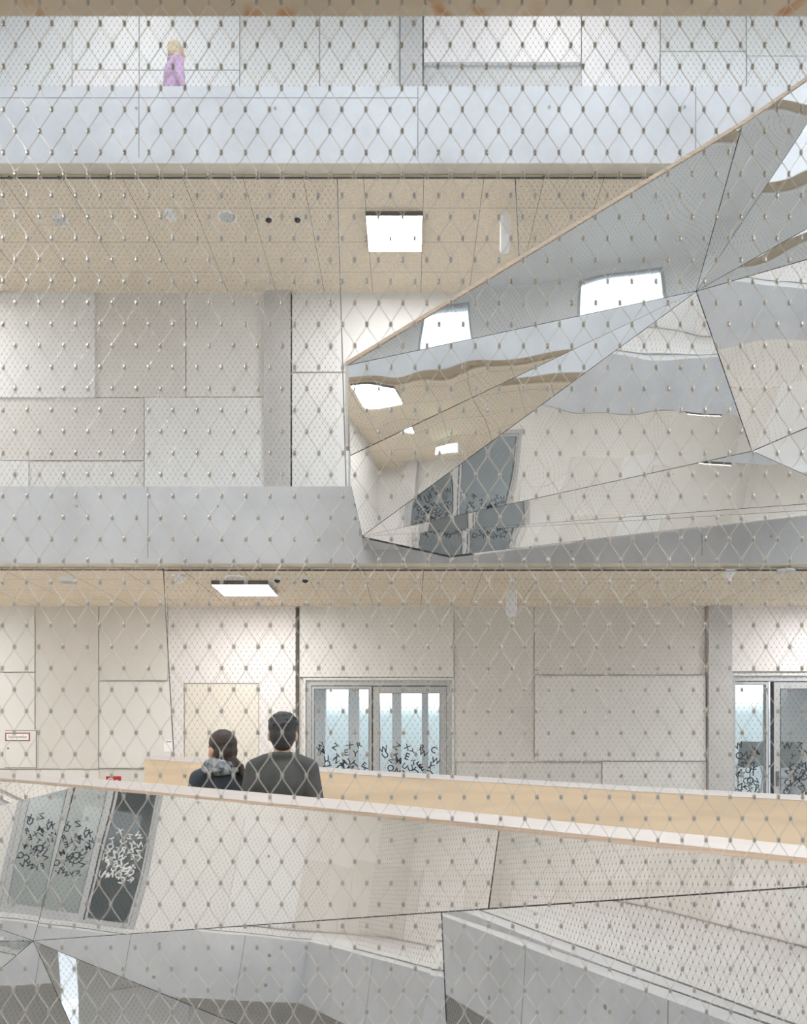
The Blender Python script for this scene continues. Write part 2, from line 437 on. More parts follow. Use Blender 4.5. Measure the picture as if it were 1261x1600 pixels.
far_panels(wf0, [
    (-300, 54, 942, 1050, .045, 'p1'), (55, 154, 939, 1201, .03, 'p2'), (155, 262, 939, 1063, .04, 'p2'), (155, 272, 1065, 1200, .055, 'p1'),
    (-300, 54, 1051, 1201, .045, 'p1'), (-300, 154, 1203, 1336, .06, 'p1'), (155, 272, 1202, 1336, .03, 'p2'),
    (468, 709, 941, 1058, .05, 'p1'), (710, 834, 934, 1190, .02, 'p2'), (835, 1101, 930, 1054, .03, 'p2'), (836, 1103, 1056, 1189, .06, 'p1'),
    (713, 940, 1192, 1336, .03, 'p2'), (941, 1104, 1190, 1336, .045, 'p1'),
    (1141, 1400, 937, 1049, .05, 'p3')])
b = MB(); ow = P(264, 939, D2); oe = P(430, 939, D2); dd = .035
for (x0, x1, z0, z1) in ((ow.x, DOOR[0] - .012, 0, ow.z), (DOOR[1] + .006, oe.x, 0, ow.z), (DOOR[0] - .012, DOOR[1] + .006, DOOR[3] + .008, ow.z)):
    b.box(x0, x1, -dd, -.002, z0 + .003, z1, FAR)
b.build('wall_panel', M['p3'], wf0)
panel(wf0, FAR, wx(430), wx(463), 0, ow.z, .05, 'p3')
far_panels(wf2, [
    (-300, 112, -200, 135, .05, 'p0'), (113, 217, -200, 109, .03, 'p0'), (113, 217, 110, 340, .06, 'p3'), (218, 374, -200, 109, .05, 'p0'), (218, 374, 110, 340, .04, 'p0'),
    (375, 499, -200, 340, .025, 'p1'), (500, 624, -200, 340, .04, 'p1'), (662, 908, -200, 97, .07, 'p3'), (662, 908, 98, 340, .01, 'p4'),
    (909, 1031, -200, 340, .06, 'p3'), (1032, 1166, -200, 80, .03, 'p1'), (1032, 1166, 81, 340, .05, 'p0'), (1167, 1600, -200, 87, .05, 'p1'), (1167, 1600, 88, 340, .035, 'p0')])

# concrete columns standing just in front of the far wall
def column(x0, x1, lv, name='column'):
    b = MB(); b.box(wx(x0), wx(x1), D2 - .10, D2 + .1, lv * ST, (lv + 1) * ST - TH)
    o = struct(b, name, M['column'], bevel=.006)
    g = MB(); g.box(wx(x1) + .001, wx(x1) + .012, D2 - .03, D2 - .001, lv * ST, (lv + 1) * ST - TH - .05); g.build('joint', M['gap'], o)
    return o
column(414, 455, 1, 'column_gallery'); column(626, 660, 2, 'column_upper'); column(1103, 1140, 0, 'column_entrance')
g = MB(); g.box(wx(464), wx(467), D2 - .04, D2 - .001, 0, ST - TH - .05); g.build('joint', M['gap'], wf0)

# near and left sides, met only in the mirror cladding, but built like the far side
random.seed(4)
NW = [(-3.7, -1.7, 0.0, 2.4)]
LW = [(4.15, 5.6, 0.0, 2.4), (6.1, 7.7, 0.0, 2.4)]
def side_walls(tag_, T, u0, u1, wins):
    out = []
    for lv in (-1, 0, 1, 2):
        z = lv * ST; hs = [(a, c, z + p, z + q) for a, c, p, q in wins]
        if lv == -1: hs = [(5.2, 5.42, z + .6, z + 2.75)] if tag_ == 'left' else []
        if lv == 2: hs = [(-2.65, -1.15, z + 2.05, z + 3.2), (1.0, 2.1, z + 2.05, z + 3.2)] if tag_ == 'near' else []
        o = wall('wall_%s_%s' % (tag_, ['entrance', 'gallery', 'upper', 'basement'][lv]), T, u0, u1, z, z + ST - TH, hs, 'p1'); out.append((o, hs))
        u = u0
        while u < u1 - .4:
            w = random.choice((.9, 1.1, 1.5)); c = min(u + w, u1)
            zs = z
            free = True
            lo = 0.02
            for a, d, p, q in hs:
                if a < c + .05 and d > u - .05: lo = q - z + .12
            if lo > 2.6: u = c; continue
            panel(o, T, u, c, z + lo, z + lo + (ST - TH - lo) * random.uniform(.4, .6), random.choice((.03, .05)), random.choice(('p0', 'p1', 'p2', 'p3')))
            u = c
    return out
near_w = side_walls('near', NEAR, -RX, -LX2, NW)
left_w = side_walls('left', LEFT, N2, D2, LW)
b = MB(); b.box(-2.95, -2.8, N2, N1 - .05, ST, 2 * ST - TH - .03); struct(b, 'wall_partition', M['p0'])
b = MB(); b.box(-2.25, -1.95, N2 + .002, N2 + .25, ST, 2 * ST - TH - .03); struct(b, 'column_near', M['column'])
# right end: wall with tall window strips that let daylight in
b = MB()
for a, c in ((-1.0, 2.4), (4.2, 5.0), (6.9, 8.3), (10.0, 11.0)):
    b.box(RX, RX + .2, a, c, -ST, 3 * ST - TH)
for lv in range(0, 4):
    b.box(RX, RX + .2, 2.4, 10.0, lv * ST - TH - .05, lv * ST + .95)
struct(b, 'wall_right', M['p0'])
# the roof light over the atrium
b = MB()
for k in range(1, 7):
    x = LX0 + k * (RX - LX0) / 7; b.box(x - .03, x + .03, N0, D0, 3 * ST + .02, 3 * ST + .2)
struct(b, 'trim_21', M['alu'])

# ------------------------------------------------------------------ letters on the glazing
_gl = {}
def glyph(ch):
    if ch not in _gl:
        cu = bpy.data.curves.new('glyph', 'FONT'); cu.body = ch; cu.size = 1.0; cu.align_x = 'CENTER'; cu.align_y = 'CENTER'; cu.offset = 0.02
        o = bpy.data.objects.new('glyph', cu); col.objects.link(o); bpy.context.view_layer.update()
        me = bpy.data.meshes.new_from_object(o.evaluated_get(bpy.context.evaluated_depsgraph_get()))
        _gl[ch] = ([tuple(v.co) for v in me.vertices], [tuple(p.vertices) for p in me.polygons])
        bpy.data.objects.remove(o); bpy.data.curves.remove(cu); bpy.data.meshes.remove(me)
    return _gl[ch]
def text_mb(s, size, org, T, mb=None, squeeze=1.0):
    cu = bpy.data.curves.new('glyph', 'FONT'); cu.body = s; cu.size = size; cu.align_x = 'CENTER'; cu.align_y = 'CENTER'
    o = bpy.data.objects.new('glyph', cu); col.objects.link(o); bpy.context.view_layer.update()
    me = bpy.data.meshes.new_from_object(o.evaluated_get(bpy.context.evaluated_depsgraph_get()))
    mb = mb or MB(); mb.add([T(org[0] + v.co.x * squeeze, org[1], org[2] + v.co.y) for v in me.vertices], [tuple(p.vertices) for p in me.polygons])
    bpy.data.objects.remove(o); bpy.data.curves.remove(cu); bpy.data.meshes.remove(me)
    return mb
SEQ = 'WQERUZNYCTXM'
def letters(T, u0, u1, ztop, zbot, v, rnd, size=.12, dens=1.0):
    mb = MB()
    nrow = int((ztop - zbot) / (.105)); k = 0
    for r in range(nrow + 1):
        zc = ztop - r * .105
        nn = int((u1 - u0) / .155 * dens * (1 + .28 * min(r, 4)))
        for i in range(nn):
            uc = u0 + (i + .5 + rnd.uniform(-.28, .28)) * (u1 - u0) / nn; zz = zc + rnd.uniform(-.05, .05)
            ch = SEQ[(k * 5 + r * 3) % len(SEQ)]; k += 1
            an = rnd.uniform(-.9, .9); s = size * rnd.uniform(.85, 1.1)
            vs, fs = glyph(ch); ca, sa = math.cos(an), math.sin(an); pts = []
            if uc - size * .4 < u0 or uc + size * .4 > u1: continue
            for x, y, _ in vs:
                pts.append(T(uc + s * (x * ca - y * sa), v - .0002 * (k % 9), zz + s * (x * sa + y * ca)))
            mb.add(pts, fs)
    return mb

# glazed unit: outer frame, fixed light and door leaf, each with pane and letter film
def glazed(name, T, w, splits, rnd, lt=(1.30, 0.35), white=False, handle=True):
    u0, u1, z0, z1 = w; root = empty(name); root['kind'] = 'structure'
    b = MB(); f = .07
    b.box(u0, u0 + f, .0, .12, z0, z1, T); b.box(u1 - f, u1, .0, .12, z0, z1, T); b.box(u0 + f, u1 - f, .0, .12, z1 - f, z1, T); b.box(u0 + f, u1 - f, 0, .12, z0, z0 + .05, T)
    b.build('frame', M['alu'], root)
    g = MB(); g.box(u0 - .03, u0 - .002, -.035, -.001, z0, z1 + .03, T); g.box(u1 + .002, u1 + .03, -.035, -.001, z0, z1 + .03, T); g.box(u0 - .002, u1 + .002, -.035, -.001, z1 + .002, z1 + .03, T)
    g.build('reveal', M['p1'], root)
    for i, (a, c) in enumerate(splits):
        s = MB(); fw = .035 if i == 0 else .085; zt = z1 - f - .01 if i == 0 else z1 - f - .015; zb = z0 + .05
        s.box(a, a + fw, .01, .09, zb, zt, T); s.box(c - fw, c, .01, .09, zb, zt, T)
        s.box(a + fw, c - fw, .01, .09, zt - fw, zt, T); s.box(a + fw, c - fw, .01, .09, zb, zb + fw, T)
        leaf = s.build('door_leaf' if i else 'fixed_light', M['alu'], root)
        k = MB(); e_ = .008
        k.box(a - e_, a, .012, .1, zb, zt + e_, T); k.box(c, c + e_, .012, .1, zb, zt + e_, T); k.box(a, c, .012, .1, zt, zt + e_, T)
        k.box(a + fw, a + fw + .006, .005, .012, zb + fw, zt - fw, T); k.box(c - fw - .006, c - fw, .005, .012, zb + fw, zt - fw, T); k.box(a + fw, c - fw, .005, .012, zt - fw - .006, zt - fw, T)
        k.build('gasket', M['alu_dark'], leaf)
        p = MB(); p.box(a + fw, c - fw, .045, .051, zb + fw, zt - fw, T); p.build('glass_pane', M['glass'], leaf)
        letters(T, a + fw + .002, c - fw - .002, z0 + lt[0], z0 + lt[1], .040, rnd).build('letter_film', M['letter_w' if white and i == 0 else 'letter'], leaf)
        if i and handle:
            h = MB(); hu = a + .045; h.box(hu - .018, hu + .018, -.002, .01, z0 + .95, z0 + 1.15, T)
            h.tube([T(hu, .0, z0 + 1.06), T(hu, -.05, z0 + 1.06), T(hu + .12, -.05, z0 + 1.06)], .009, 8); h.build('handle', M['cable'], leaf)
    return root
rnd = random.Random(11)
x_m = wx(583)
glazed('window_1', FAR, WIN1, [(WIN1[0] + .075, x_m - .02), (x_m, WIN1[1] - .075)], rnd, (1.47, .4))
glazed('window_2', FAR, WIN2, [(WIN2[0] + .0, wx(1201)), (wx(1210), wx(1210) + 1.3)], rnd, (1.46, .45))
n_ = 3
for (o, hs), T in [(x, NEAR) for x in near_w] + [(x, LEFT) for x in left_w]:
    for h in hs:
        if h[2] < -1: continue
        if h[2] > 6:
            f = MB(); f.box(h[0], h[0] + .05, .02, .1, h[2], h[3], T); f.box(h[1] - .05, h[1], .02, .1, h[2], h[3], T); f.box(h[0] + .05, h[1] - .05, .02, .1, h[2], h[2] + .05, T); f.box(h[0] + .05, h[1] - .05, .02, .1, h[3] - .05, h[3], T)
            r_ = struct(f, 'window_%d' % n_, M['alu']); g = MB(); g.box(h[0] + .05, h[1] - .05, .055, .06, h[2] + .05, h[3] - .05, T); g.build('glass_pane', M['glass'], r_); n_ += 1; continue
        mid = h[0] + (h[1] - h[0]) * .5
        glazed('window_%d' % n_, T, h, [(h[0] + .075, mid - .01), (mid + .01, h[1] - .075)], rnd, (1.35, .65), handle=False, white=(T is LEFT)); n_ += 1

# closed door in the pale wall, left of the window
dr = empty('door_1'); dr['kind'] = 'structure'
b = MB(); b.box(DOOR[0], DOOR[1], -.045, -.003, .008, DOOR[3], FAR); b.build('door_leaf', plain('door_cream', (0.80, 0.755, 0.675), .6), dr)
b = MB(); e_ = .012; b.box(DOOR[0] - e_, DOOR[0] - .001, -.03, -.003, 0, DOOR[3] + e_, FAR); b.box(DOOR[1] + .001, DOOR[1] + .006, -.03, -.003, 0, DOOR[3] + e_, FAR); b.box(DOOR[0] - e_, DOOR[1] + .006, -.03, -.003, DOOR[3] + .001, DOOR[3] + e_, FAR)
b.build('door_gap', M['gap'], dr)
for py in (1108, 1147):
    a = P(289, py, D2 - .05); b = MB(); b.tube([(a.x, D2 - .052, a.z - .07), (a.x, D2 - .052, a.z + .07)], .011, 10); b.build('hinge', M['grey'], dr)
b = MB(); hx = DOOR[1] - .07; b.tube([(hx, D2 - .045, 1.05), (hx, D2 - .10, 1.05), (hx - .12, D2 - .10, 1.05)], .01, 8); b.build('handle', M['cable'], dr)

# ------------------------------------------------------------------ rooms behind the glass
def room(name, x0, x1, y1, pillars, z1=2.9):
    b = MB(); ya = D2 + .2
    b.box(x0 - .1, x0, ya, y1, .0, z1); b.box(x1, x1 + .1, ya, y1, .0, z1); b.box(x0 - .1, x1 + .1, ya, y1, z1, z1 + .1)
    b.box(x0, x1, y1, y1 + .15, 0, .55)
    b.box(x0, x1, y1, y1 + .15, 2.72, z1)
    for a, c in pillars: b.box(a, c, y1 - .12, y1 + .16, .55, 2.72)
    struct(b, name, M['room'])
rx = lambda px, Y: (px - CX) / FPX * Y
YR = 14.6
room('wall_room', -3.0, 1.7, YR, [(rx(a, YR), rx(c, YR)) for a, c in ((380, 509), (545, 561), (578, 592), (613, 627), (659, 669), (690, 800))])
room('wall_classroom', 3.4, RX, YR, [(rx(1209, YR), RX), (rx(1060, YR), rx(1120, YR))])
for T, x0, x1, y0, y1 in ((None, LX2, RX, N2 - 4.5, N2 - .2), (None, LX2 - 4.5, LX2 - .2, N2, D2)):
    for lv in (0, 1):
        b = MB(); z = lv * ST
        if x1 == RX: b.box(x0, x1, y0, y0 + .1, z, z + ST - TH)
        else: b.box(x0, x0 + .1, y0, y1, z, z + ST - TH)
        struct(b, 'wall_rear_%s_%s' % ('near' if x1 == RX else 'left', ['entrance', 'gallery'][lv]), M['p4'])

b = MB(); b.box(LX2 - 1.75, LX2 - 1.6, 4.7, 8.4, 0, ST - TH); struct(b, 'wall_left_room', M['p0'])
# ------------------------------------------------------------------ wire nets
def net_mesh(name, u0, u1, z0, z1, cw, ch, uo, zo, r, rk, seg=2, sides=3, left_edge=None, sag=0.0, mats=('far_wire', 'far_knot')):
    """Zig-zag wires meeting in ferrules; local x along the net, z up. left_edge(z) clips the left border."""
    hh = ch / 2
    r0 = math.ceil((z0 - zo) / hh); r1 = math.floor((z1 - zo) / hh)
    rows = np.arange(r0, r1 + 1)
    k0 = math.ceil((u0 - uo) / cw) - 1; k1 = math.floor((u1 - uo) / cw) + 1
    ts = (np.arange((len(rows) - 1) * seg + 1)) / seg
    fr = ts - np.floor(ts); ease = 0.35 * fr + 0.65 * (fr * fr * (3 - 2 * fr))
    par = (np.floor(ts).astype(int) + rows[0]) % 2
    prof = np.where(par == 0, ease, 1 - ease) * 0.5
    zz = zo + (rows[0] + ts) * hh
    V = []; F = []; nb = 0
    ang = 2 * np.pi * np.arange(sides) / sides; off = np.stack([np.cos(ang) * r, np.sin(ang) * r], 1)
    edge = np.array([left_edge(z) for z in zz]) if left_edge else np.full(len(zz), u0)
    for k in range(k0, k1 + 1):
        for sg in (1, -1):
            x = uo + (k + sg * prof) * cw
            x = x + sag * np.sin(x * 1.7 + zz * 1.1)
            ok = (x >= edge - 1e-6) & (x <= u1 + 1e-6)
            if ok.sum() < 2: continue
            n = len(zz)
            ring = np.empty((n, sides, 3)); ring[:, :, 0] = x[:, None] + off[None, :, 0]; ring[:, :, 1] = off[None, :, 1] + sg * r * .5; ring[:, :, 2] = zz[:, None]
            V.append(ring.reshape(-1, 3))
            i = np.where(ok[:-1] & ok[1:])[0]
            a = nb + i[:, None] * sides + np.arange(sides)[None]; c = nb + i[:, None] * sides + (np.arange(sides)[None] + 1) % sides
            F.append(np.stack([a, c, c + sides, a + sides], 2).reshape(-1, 4)); nb += n * sides
    V = np.concatenate(V); F = np.concatenate(F)
    # ferrules: small octagonal barrels at every crossing
    kv = []; kf = []; base = 0; kn = 6
    ka = 2 * np.pi * np.arange(kn) / kn
    tmpl = np.concatenate([np.stack([np.cos(ka) * rk * q, np.sin(ka) * rk * q, np.full(kn, h * rk)], 1) for q, h in ((.75, -1.25), (1, -.9), (1, .9), (.75, 1.25))])
    tf = []
    for j in range(3):
        for q in range(kn): tf.append((j * kn + q, j * kn + (q + 1) % kn, (j + 1) * kn + (q + 1) % kn, (j + 1) * kn + q))
    tf = np.array(tf)
    for rw in rows:
        z = zo + rw * hh; sh = 0.0 if rw % 2 == 0 else .5
        e0 = left_edge(z) if left_edge else u0
        xs = uo + (np.arange(k0, k1 + 1) + sh) * cw; xs = xs + sag * np.sin(xs * 1.7 + z * 1.1)
        for x in xs[(xs >= e0) & (xs <= u1)]:
            kv.append(tmpl + np.array([x, 0, z])); kf.append(tf + base); base += len(tmpl)
    kv = np.concatenate(kv); kf = np.concatenate(kf)
    def mk(nm, v, f, m):
        me = bpy.data.meshes.new(nm); me.vertices.add(len(v)); me.vertices.foreach_set('co', v.astype(np.float32).ravel())
        me.loops.add(f.size); me.loops.foreach_set('vertex_index', f.astype(np.int32).ravel())
        me.polygons.add(len(f)); me.polygons.foreach_set('loop_start', np.arange(0, f.size, 4, dtype=np.int32))
        me.update(calc_edges=True); me.materials.append(m); return me
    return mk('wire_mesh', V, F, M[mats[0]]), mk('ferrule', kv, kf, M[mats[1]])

def net(label, meshes, loc, rz, borders, group=None):
    root = empty('safety_net', loc, rz); tag(root, label, 'safety net', group)
    for me in meshes:
        o = link(bpy.data.objects.new(me.name, me), root)
        o['kind'] = 'stuff'
    for pts in borders:
        b = MB(); b.tube(pts, .006, 6); b.build('border_cable', M['cable'], root)
    return root
ZT = ST - TH - .04
clamp_me = MB().box(-.012, .012, -.012, .012, -.004, .02).mesh('clamp'); clamp_me.materials.append(M['cable'])
def clamps(root, u0, u1, z, step):
    u = u0
    while u < min(u1, 4.6):
        if u > -4.6:
            o = link(bpy.data.objects.new('clamp', clamp_me), root); o.location = (u, 0, z)
        u += step
# far side, local z counted from each gallery floor
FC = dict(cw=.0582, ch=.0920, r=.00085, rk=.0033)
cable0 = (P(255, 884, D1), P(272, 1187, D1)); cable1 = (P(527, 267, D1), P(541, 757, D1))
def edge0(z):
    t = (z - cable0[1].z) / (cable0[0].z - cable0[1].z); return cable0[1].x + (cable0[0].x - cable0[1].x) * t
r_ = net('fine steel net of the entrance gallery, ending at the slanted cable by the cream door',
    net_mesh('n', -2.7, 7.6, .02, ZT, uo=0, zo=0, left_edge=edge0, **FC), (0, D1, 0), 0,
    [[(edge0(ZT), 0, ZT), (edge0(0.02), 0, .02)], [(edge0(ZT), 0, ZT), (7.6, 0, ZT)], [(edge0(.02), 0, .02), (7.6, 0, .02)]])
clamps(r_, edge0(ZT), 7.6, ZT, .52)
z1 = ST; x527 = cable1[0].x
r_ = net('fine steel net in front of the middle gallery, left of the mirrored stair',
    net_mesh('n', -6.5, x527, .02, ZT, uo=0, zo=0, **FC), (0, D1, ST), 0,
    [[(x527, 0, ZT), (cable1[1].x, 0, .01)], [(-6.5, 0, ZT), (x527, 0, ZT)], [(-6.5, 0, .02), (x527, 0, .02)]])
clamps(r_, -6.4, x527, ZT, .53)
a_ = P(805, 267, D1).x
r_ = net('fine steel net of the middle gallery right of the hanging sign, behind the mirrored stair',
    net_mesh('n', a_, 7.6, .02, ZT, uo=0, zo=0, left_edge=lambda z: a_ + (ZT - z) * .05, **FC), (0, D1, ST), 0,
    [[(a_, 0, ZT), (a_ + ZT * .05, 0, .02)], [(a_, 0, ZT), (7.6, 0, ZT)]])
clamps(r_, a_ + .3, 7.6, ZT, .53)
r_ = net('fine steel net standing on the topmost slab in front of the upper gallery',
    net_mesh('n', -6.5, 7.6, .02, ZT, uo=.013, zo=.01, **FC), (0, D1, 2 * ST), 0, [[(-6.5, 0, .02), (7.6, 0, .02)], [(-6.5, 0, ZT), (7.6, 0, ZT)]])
# the net right before the camera and its storeys above and below
NC = dict(cw=.0600, ch=.1063, r=.00108, rk=.0043, mats=('steel', 'knot'))
ku = (3.2 - CX) / FPX * N1; kz = (HY - 36.8) / FPX * N1 + EYE
near_me = net_mesh('n', -5.4, 5.4, .02, ZT, uo=ku, zo=kz, seg=5, sides=5, sag=.0035, **NC)
net('large diamond steel net spanning the whole view right before the viewer', near_me, (0, N1, 0), 0, [[(-5.4, 0, .02), (5.4, 0, .02)], [(-5.4, 0, ZT), (5.4, 0, ZT)]])
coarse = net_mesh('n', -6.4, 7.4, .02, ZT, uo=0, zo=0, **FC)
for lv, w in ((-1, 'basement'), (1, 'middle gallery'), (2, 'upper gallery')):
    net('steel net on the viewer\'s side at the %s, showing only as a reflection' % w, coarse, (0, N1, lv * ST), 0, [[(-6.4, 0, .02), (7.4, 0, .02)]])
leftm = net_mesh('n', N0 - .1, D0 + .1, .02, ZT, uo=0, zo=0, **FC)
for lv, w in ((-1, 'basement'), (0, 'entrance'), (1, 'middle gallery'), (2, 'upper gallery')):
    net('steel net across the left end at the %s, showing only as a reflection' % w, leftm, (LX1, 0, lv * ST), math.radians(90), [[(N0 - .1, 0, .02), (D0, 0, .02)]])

# ------------------------------------------------------------------ mirror-clad flying stair
def plane_pt(px, py, a, b, c):
    """where the sight line through a photo point meets the plane of three points"""
    n = (b - a).cross(c - a); o = Vector((0, 0, EYE)); d = P(px, py, 1.0) - o
    return o + d * (n.dot(a - o) / n.dot(d))
def facet(owner, pts, gap=.004, th=.004, back=None, m='mirror'):
    pts = [Vector(p) for p in pts]; c = sum(pts, Vector()) / len(pts)
    n = Vector()
    for i in range(len(pts)):
        n += (pts[i] - c).cross(pts[(i + 1) % len(pts)] - c)
    n.normalize()
    if n.dot(Vector((0, 0, EYE)) - c) < 0: pts.reverse(); n = -n
    k = len(pts); ins = []
    for i in range(k):
        p, q, r = pts[i - 1], pts[i], pts[(i + 1) % k]
        e1 = (q - p).normalized(); e2 = (r - q).normalized()
        m1 = n.cross(e1); m2 = n.cross(e2); bis = m1 + m2
        ins.append(q + bis * (gap / max(.18, bis.dot(m1)) if bis.length > 1e-6 else 0))
    b = MB(); b.add([p for p in ins] + [p - n * th for p in ins], [tuple(range(k)), tuple(reversed(range(k, 2 * k)))] + [(i, k + i, k + (i + 1) % k, (i + 1) % k) for i in range(k)])
    o = b.build('mirror_panel', M[m], owner)
    if back is not None:
        j = len(back.v); back.add([p - n * (th + .012) for p in pts] + [p - n * (th + .05) for p in pts], [tuple(range(k)), tuple(reversed(range(k, 2 * k)))] + [(i, k + i, k + (i + 1) % k, (i + 1) % k) for i in range(k)])
    return o
def screw(owner, p, n, r=.011):
    R = Vector((0, 0, 1)).rotation_difference(n).to_matrix()
    b = MB(); b.lathe([(r, 0), (r, .004), (r * .55, .005), (r * .4, .003)], p, 12, 'z', R); b.build('screw', M['grey'], owner)

st = empty('mirrored_stair', (0, 7.2, ST)); tag(st, 'mirror-clad flying stair rising to the right from the middle gallery, thin timber top edge', 'staircase')
inv = Matrix.Translation((0, -7.2, -ST))
SY = dict(A=7.27, M=7.25, D=7.20, B=6.88, C=7.35, R=6.95, R2=6.97, Q=6.70, Q2=6.78, H=7.56, G=7.58, E=7.33)
SP = dict(A=(541, 571), M=(547, 712), A0=(548, 758), D=(566, 838), B=(1088, 455), C=(1175, 705), R=(1160, 195), R2=(1345, 67), Q=(1345, 381), Q2=(1345, 310), C2=(1345, 632), H=(1345, 781), G=(1345, 793), E=(703, 869))
S = {k: P(*SP[k], SY.get(k, 7.25)) for k in SP}
S['A0'] = plane_pt(*SP['A0'], S['M'], S['B'], S['D'])
S['C2'] = plane_pt(*SP['C2'], S['B'], S['C'], S['Q'])
core = MB()
for f in (('A', 'R', 'B'), ('A', 'B', 'M'), ('M', 'B', 'D', 'A0'), ('D', 'B', 'C'), ('B', 'Q', 'C2', 'C'), ('B', 'R', 'R2'), ('B', 'R2', 'Q2'), ('B', 'Q2', 'Q'), ('D', 'C', 'H'), ('C', 'C2', 'H'), ('D', 'H', 'G'), ('D', 'G', 'E')):
    o = facet(st, [S[k] for k in f], back=core); o.matrix_parent_inverse = inv
for q, w in (('A', 'A0'), ('A0', 'D'), ('D', 'E'), ('E', 'G')):
    a, c = S[q] + Vector((0, .06, 0)), S[w] + Vector((0, .06, 0)); up = Vector((0, .95, .55)) if q in 'DE' else Vector((0, 1.0, 0))
    soff = MB(); soff.add([a, c, c + up, a + up], [(0, 1, 2, 3)]); o = soff.build('soffit_panel', M['mirror'], st); o.matrix_parent_inverse = inv
o = core.build('core', M['backing'], st); o.matrix_parent_inverse = inv
# flight behind the parapet
n_st = 12; fa, fb = S['A'] + Vector((.1, .12, -1.25)), S['R2'] + Vector((0, .12, -1.25)); b = MB()
for k in range(n_st):
    x0 = fa.x + (fb.x - fa.x) * k / n_st; x1 = fa.x + (fb.x - fa.x) * (k + 1) / n_st; zz = fa.z + (fb.z - fa.z) * k / n_st
    yy = fa.y + (fb.y - fa.y) * k / n_st
    b.box(x0, x1, yy + .15, yy + .95, zz - .16, zz)
o = b.build('flight', M['floor'], st); o.matrix_parent_inverse = inv
# timber parapet behind the cladding with its visible top edge
for (a, c) in (('A', 'R'), ('R', 'R2')):
    p, q = S[a], S[c]; d = (q - p).normalized(); h = Vector((d.x, d.y, 0)).normalized(); bk = Vector((-h.y, h.x, 0))
    b = MB(); up = Vector((0, 0, 1))
    sec = [(-.012, .0), (.10, .02), (.10, -.035), (-.012, -.035)]
    vs = [p + bk * u + up * (w + .03) for u, w in sec] + [q + bk * u + up * (w + .03) for u, w in sec]
    b.add(vs, [(0, 1, 2, 3), (7, 6, 5, 4), (0, 4, 5, 1), (1, 5, 6, 2), (2, 6, 7, 3), (3, 7, 4, 0)])
    o = b.build('handrail', M['wood_edge'], st); o.matrix_parent_inverse = inv
    b = MB(); vs = [p + bk * u + up * w for u, w in ((.065, .0), (.095, .0), (.095, -.45), (.065, -.45))] + [q + bk * u + up * w for u, w in ((.065, .0), (.095, .0), (.095, -.45), (.065, -.45))]
    b.add(vs, [(0, 1, 2, 3), (7, 6, 5, 4), (0, 4, 5, 1), (1, 5, 6, 2), (2, 6, 7, 3), (3, 7, 4, 0)])
    o = b.build('inner_panel', M['wood'], st); o.matrix_parent_inverse = inv
b = MB(); a = S['A']; c = S['A0']; b.box(a.x - .008, a.x + .022, a.y - .006, a.y + .1, ST + .002, a.z + .03); o = b.build('end_post', M['cap'], st); o.matrix_parent_inverse = inv
for (px, py, f) in ((970, 474, 'BCD'), (970, 484, 'BCD'), (970, 505, 'MBD'), (970, 514, 'MBD'), (970, 532, 'MBD'), (1214, 337, 'BRR2')):
    fs = dict(BCD=('A', 'R', 'B'), MBD=('M', 'B', 'D'), BRR2=('B', 'R', 'R2'))[f]
    p = plane_pt(px, py, *[S[k] for k in fs]); n = (S[fs[1]] - S[fs[0]]).cross(S[fs[2]] - S[fs[0]]).normalized()
    if n.dot(-p) < 0: n = -n
    screw(st, p, n); st.children[-1].matrix_parent_inverse = inv

# ------------------------------------------------------------------ footbridge with timber parapets and mirror cladding
def front_Y(px):
    k = (px - CX) / FPX
    s = (-0.70 - k * 4.6) / (1.59 + k)
    return 4.6 + s
FT = [(-420, 1180), (-120, 1197), (0, 1206), (260, 1226), (512, 1248), (780, 1274), (1000, 1296), (1261, 1322), (1444, 1340), (1800, 1376)]
def band(px): return 9 + 17.5 * min(max(px / 1261, -.2), 1.5) if px < 1261 else 18 + (px - 1261) * .012
BH = [(-420, 6), (-120, 8), (0, 9.5), (260, 13), (512, 15), (780, 16), (1000, 17), (1261, 18.5), (1444, 20), (1800, 24)]   # seen height of the sloping cap face
BE = [(-420, 3), (-120, 3.5), (0, 4), (260, 5), (512, 6.5), (780, 8), (1000, 9.5), (1261, 11), (1444, 12), (1800, 14)]       # seen height of the layered edge below it
br = empty('footbridge', (0, 5, 0)); tag(br, 'mirror-clad footbridge with pale timber parapets crossing the lower part of the view', 'footbridge')
binv = Matrix.Translation((0, -5, 0))
def bput(o): o.matrix_parent_inverse = binv; return o
def sweep(secs, name, m, parent):
    n = len(secs[0]); b = MB(); b.v = [tuple(p) for s in secs for p in s]
    for i in range(len(secs) - 1):
        for k in range(n):
            k2 = (k + 1) % n; b.f.append((i * n + k, i * n + k2, (i + 1) * n + k2, (i + 1) * n + k))
    b.f.append(tuple(reversed(range(n)))); b.f.append(tuple((len(secs) - 1) * n + k for k in range(n)))
    o = b.build(name, m, parent); bput(o)
    bm = bmesh.new(); bm.from_mesh(o.data); bmesh.ops.recalc_face_normals(bm, faces=bm.faces); bm.to_mesh(o.data); bm.free()
    return o
NB = Vector((.532, .847, 0))
caps, edges, inner = [], [], []
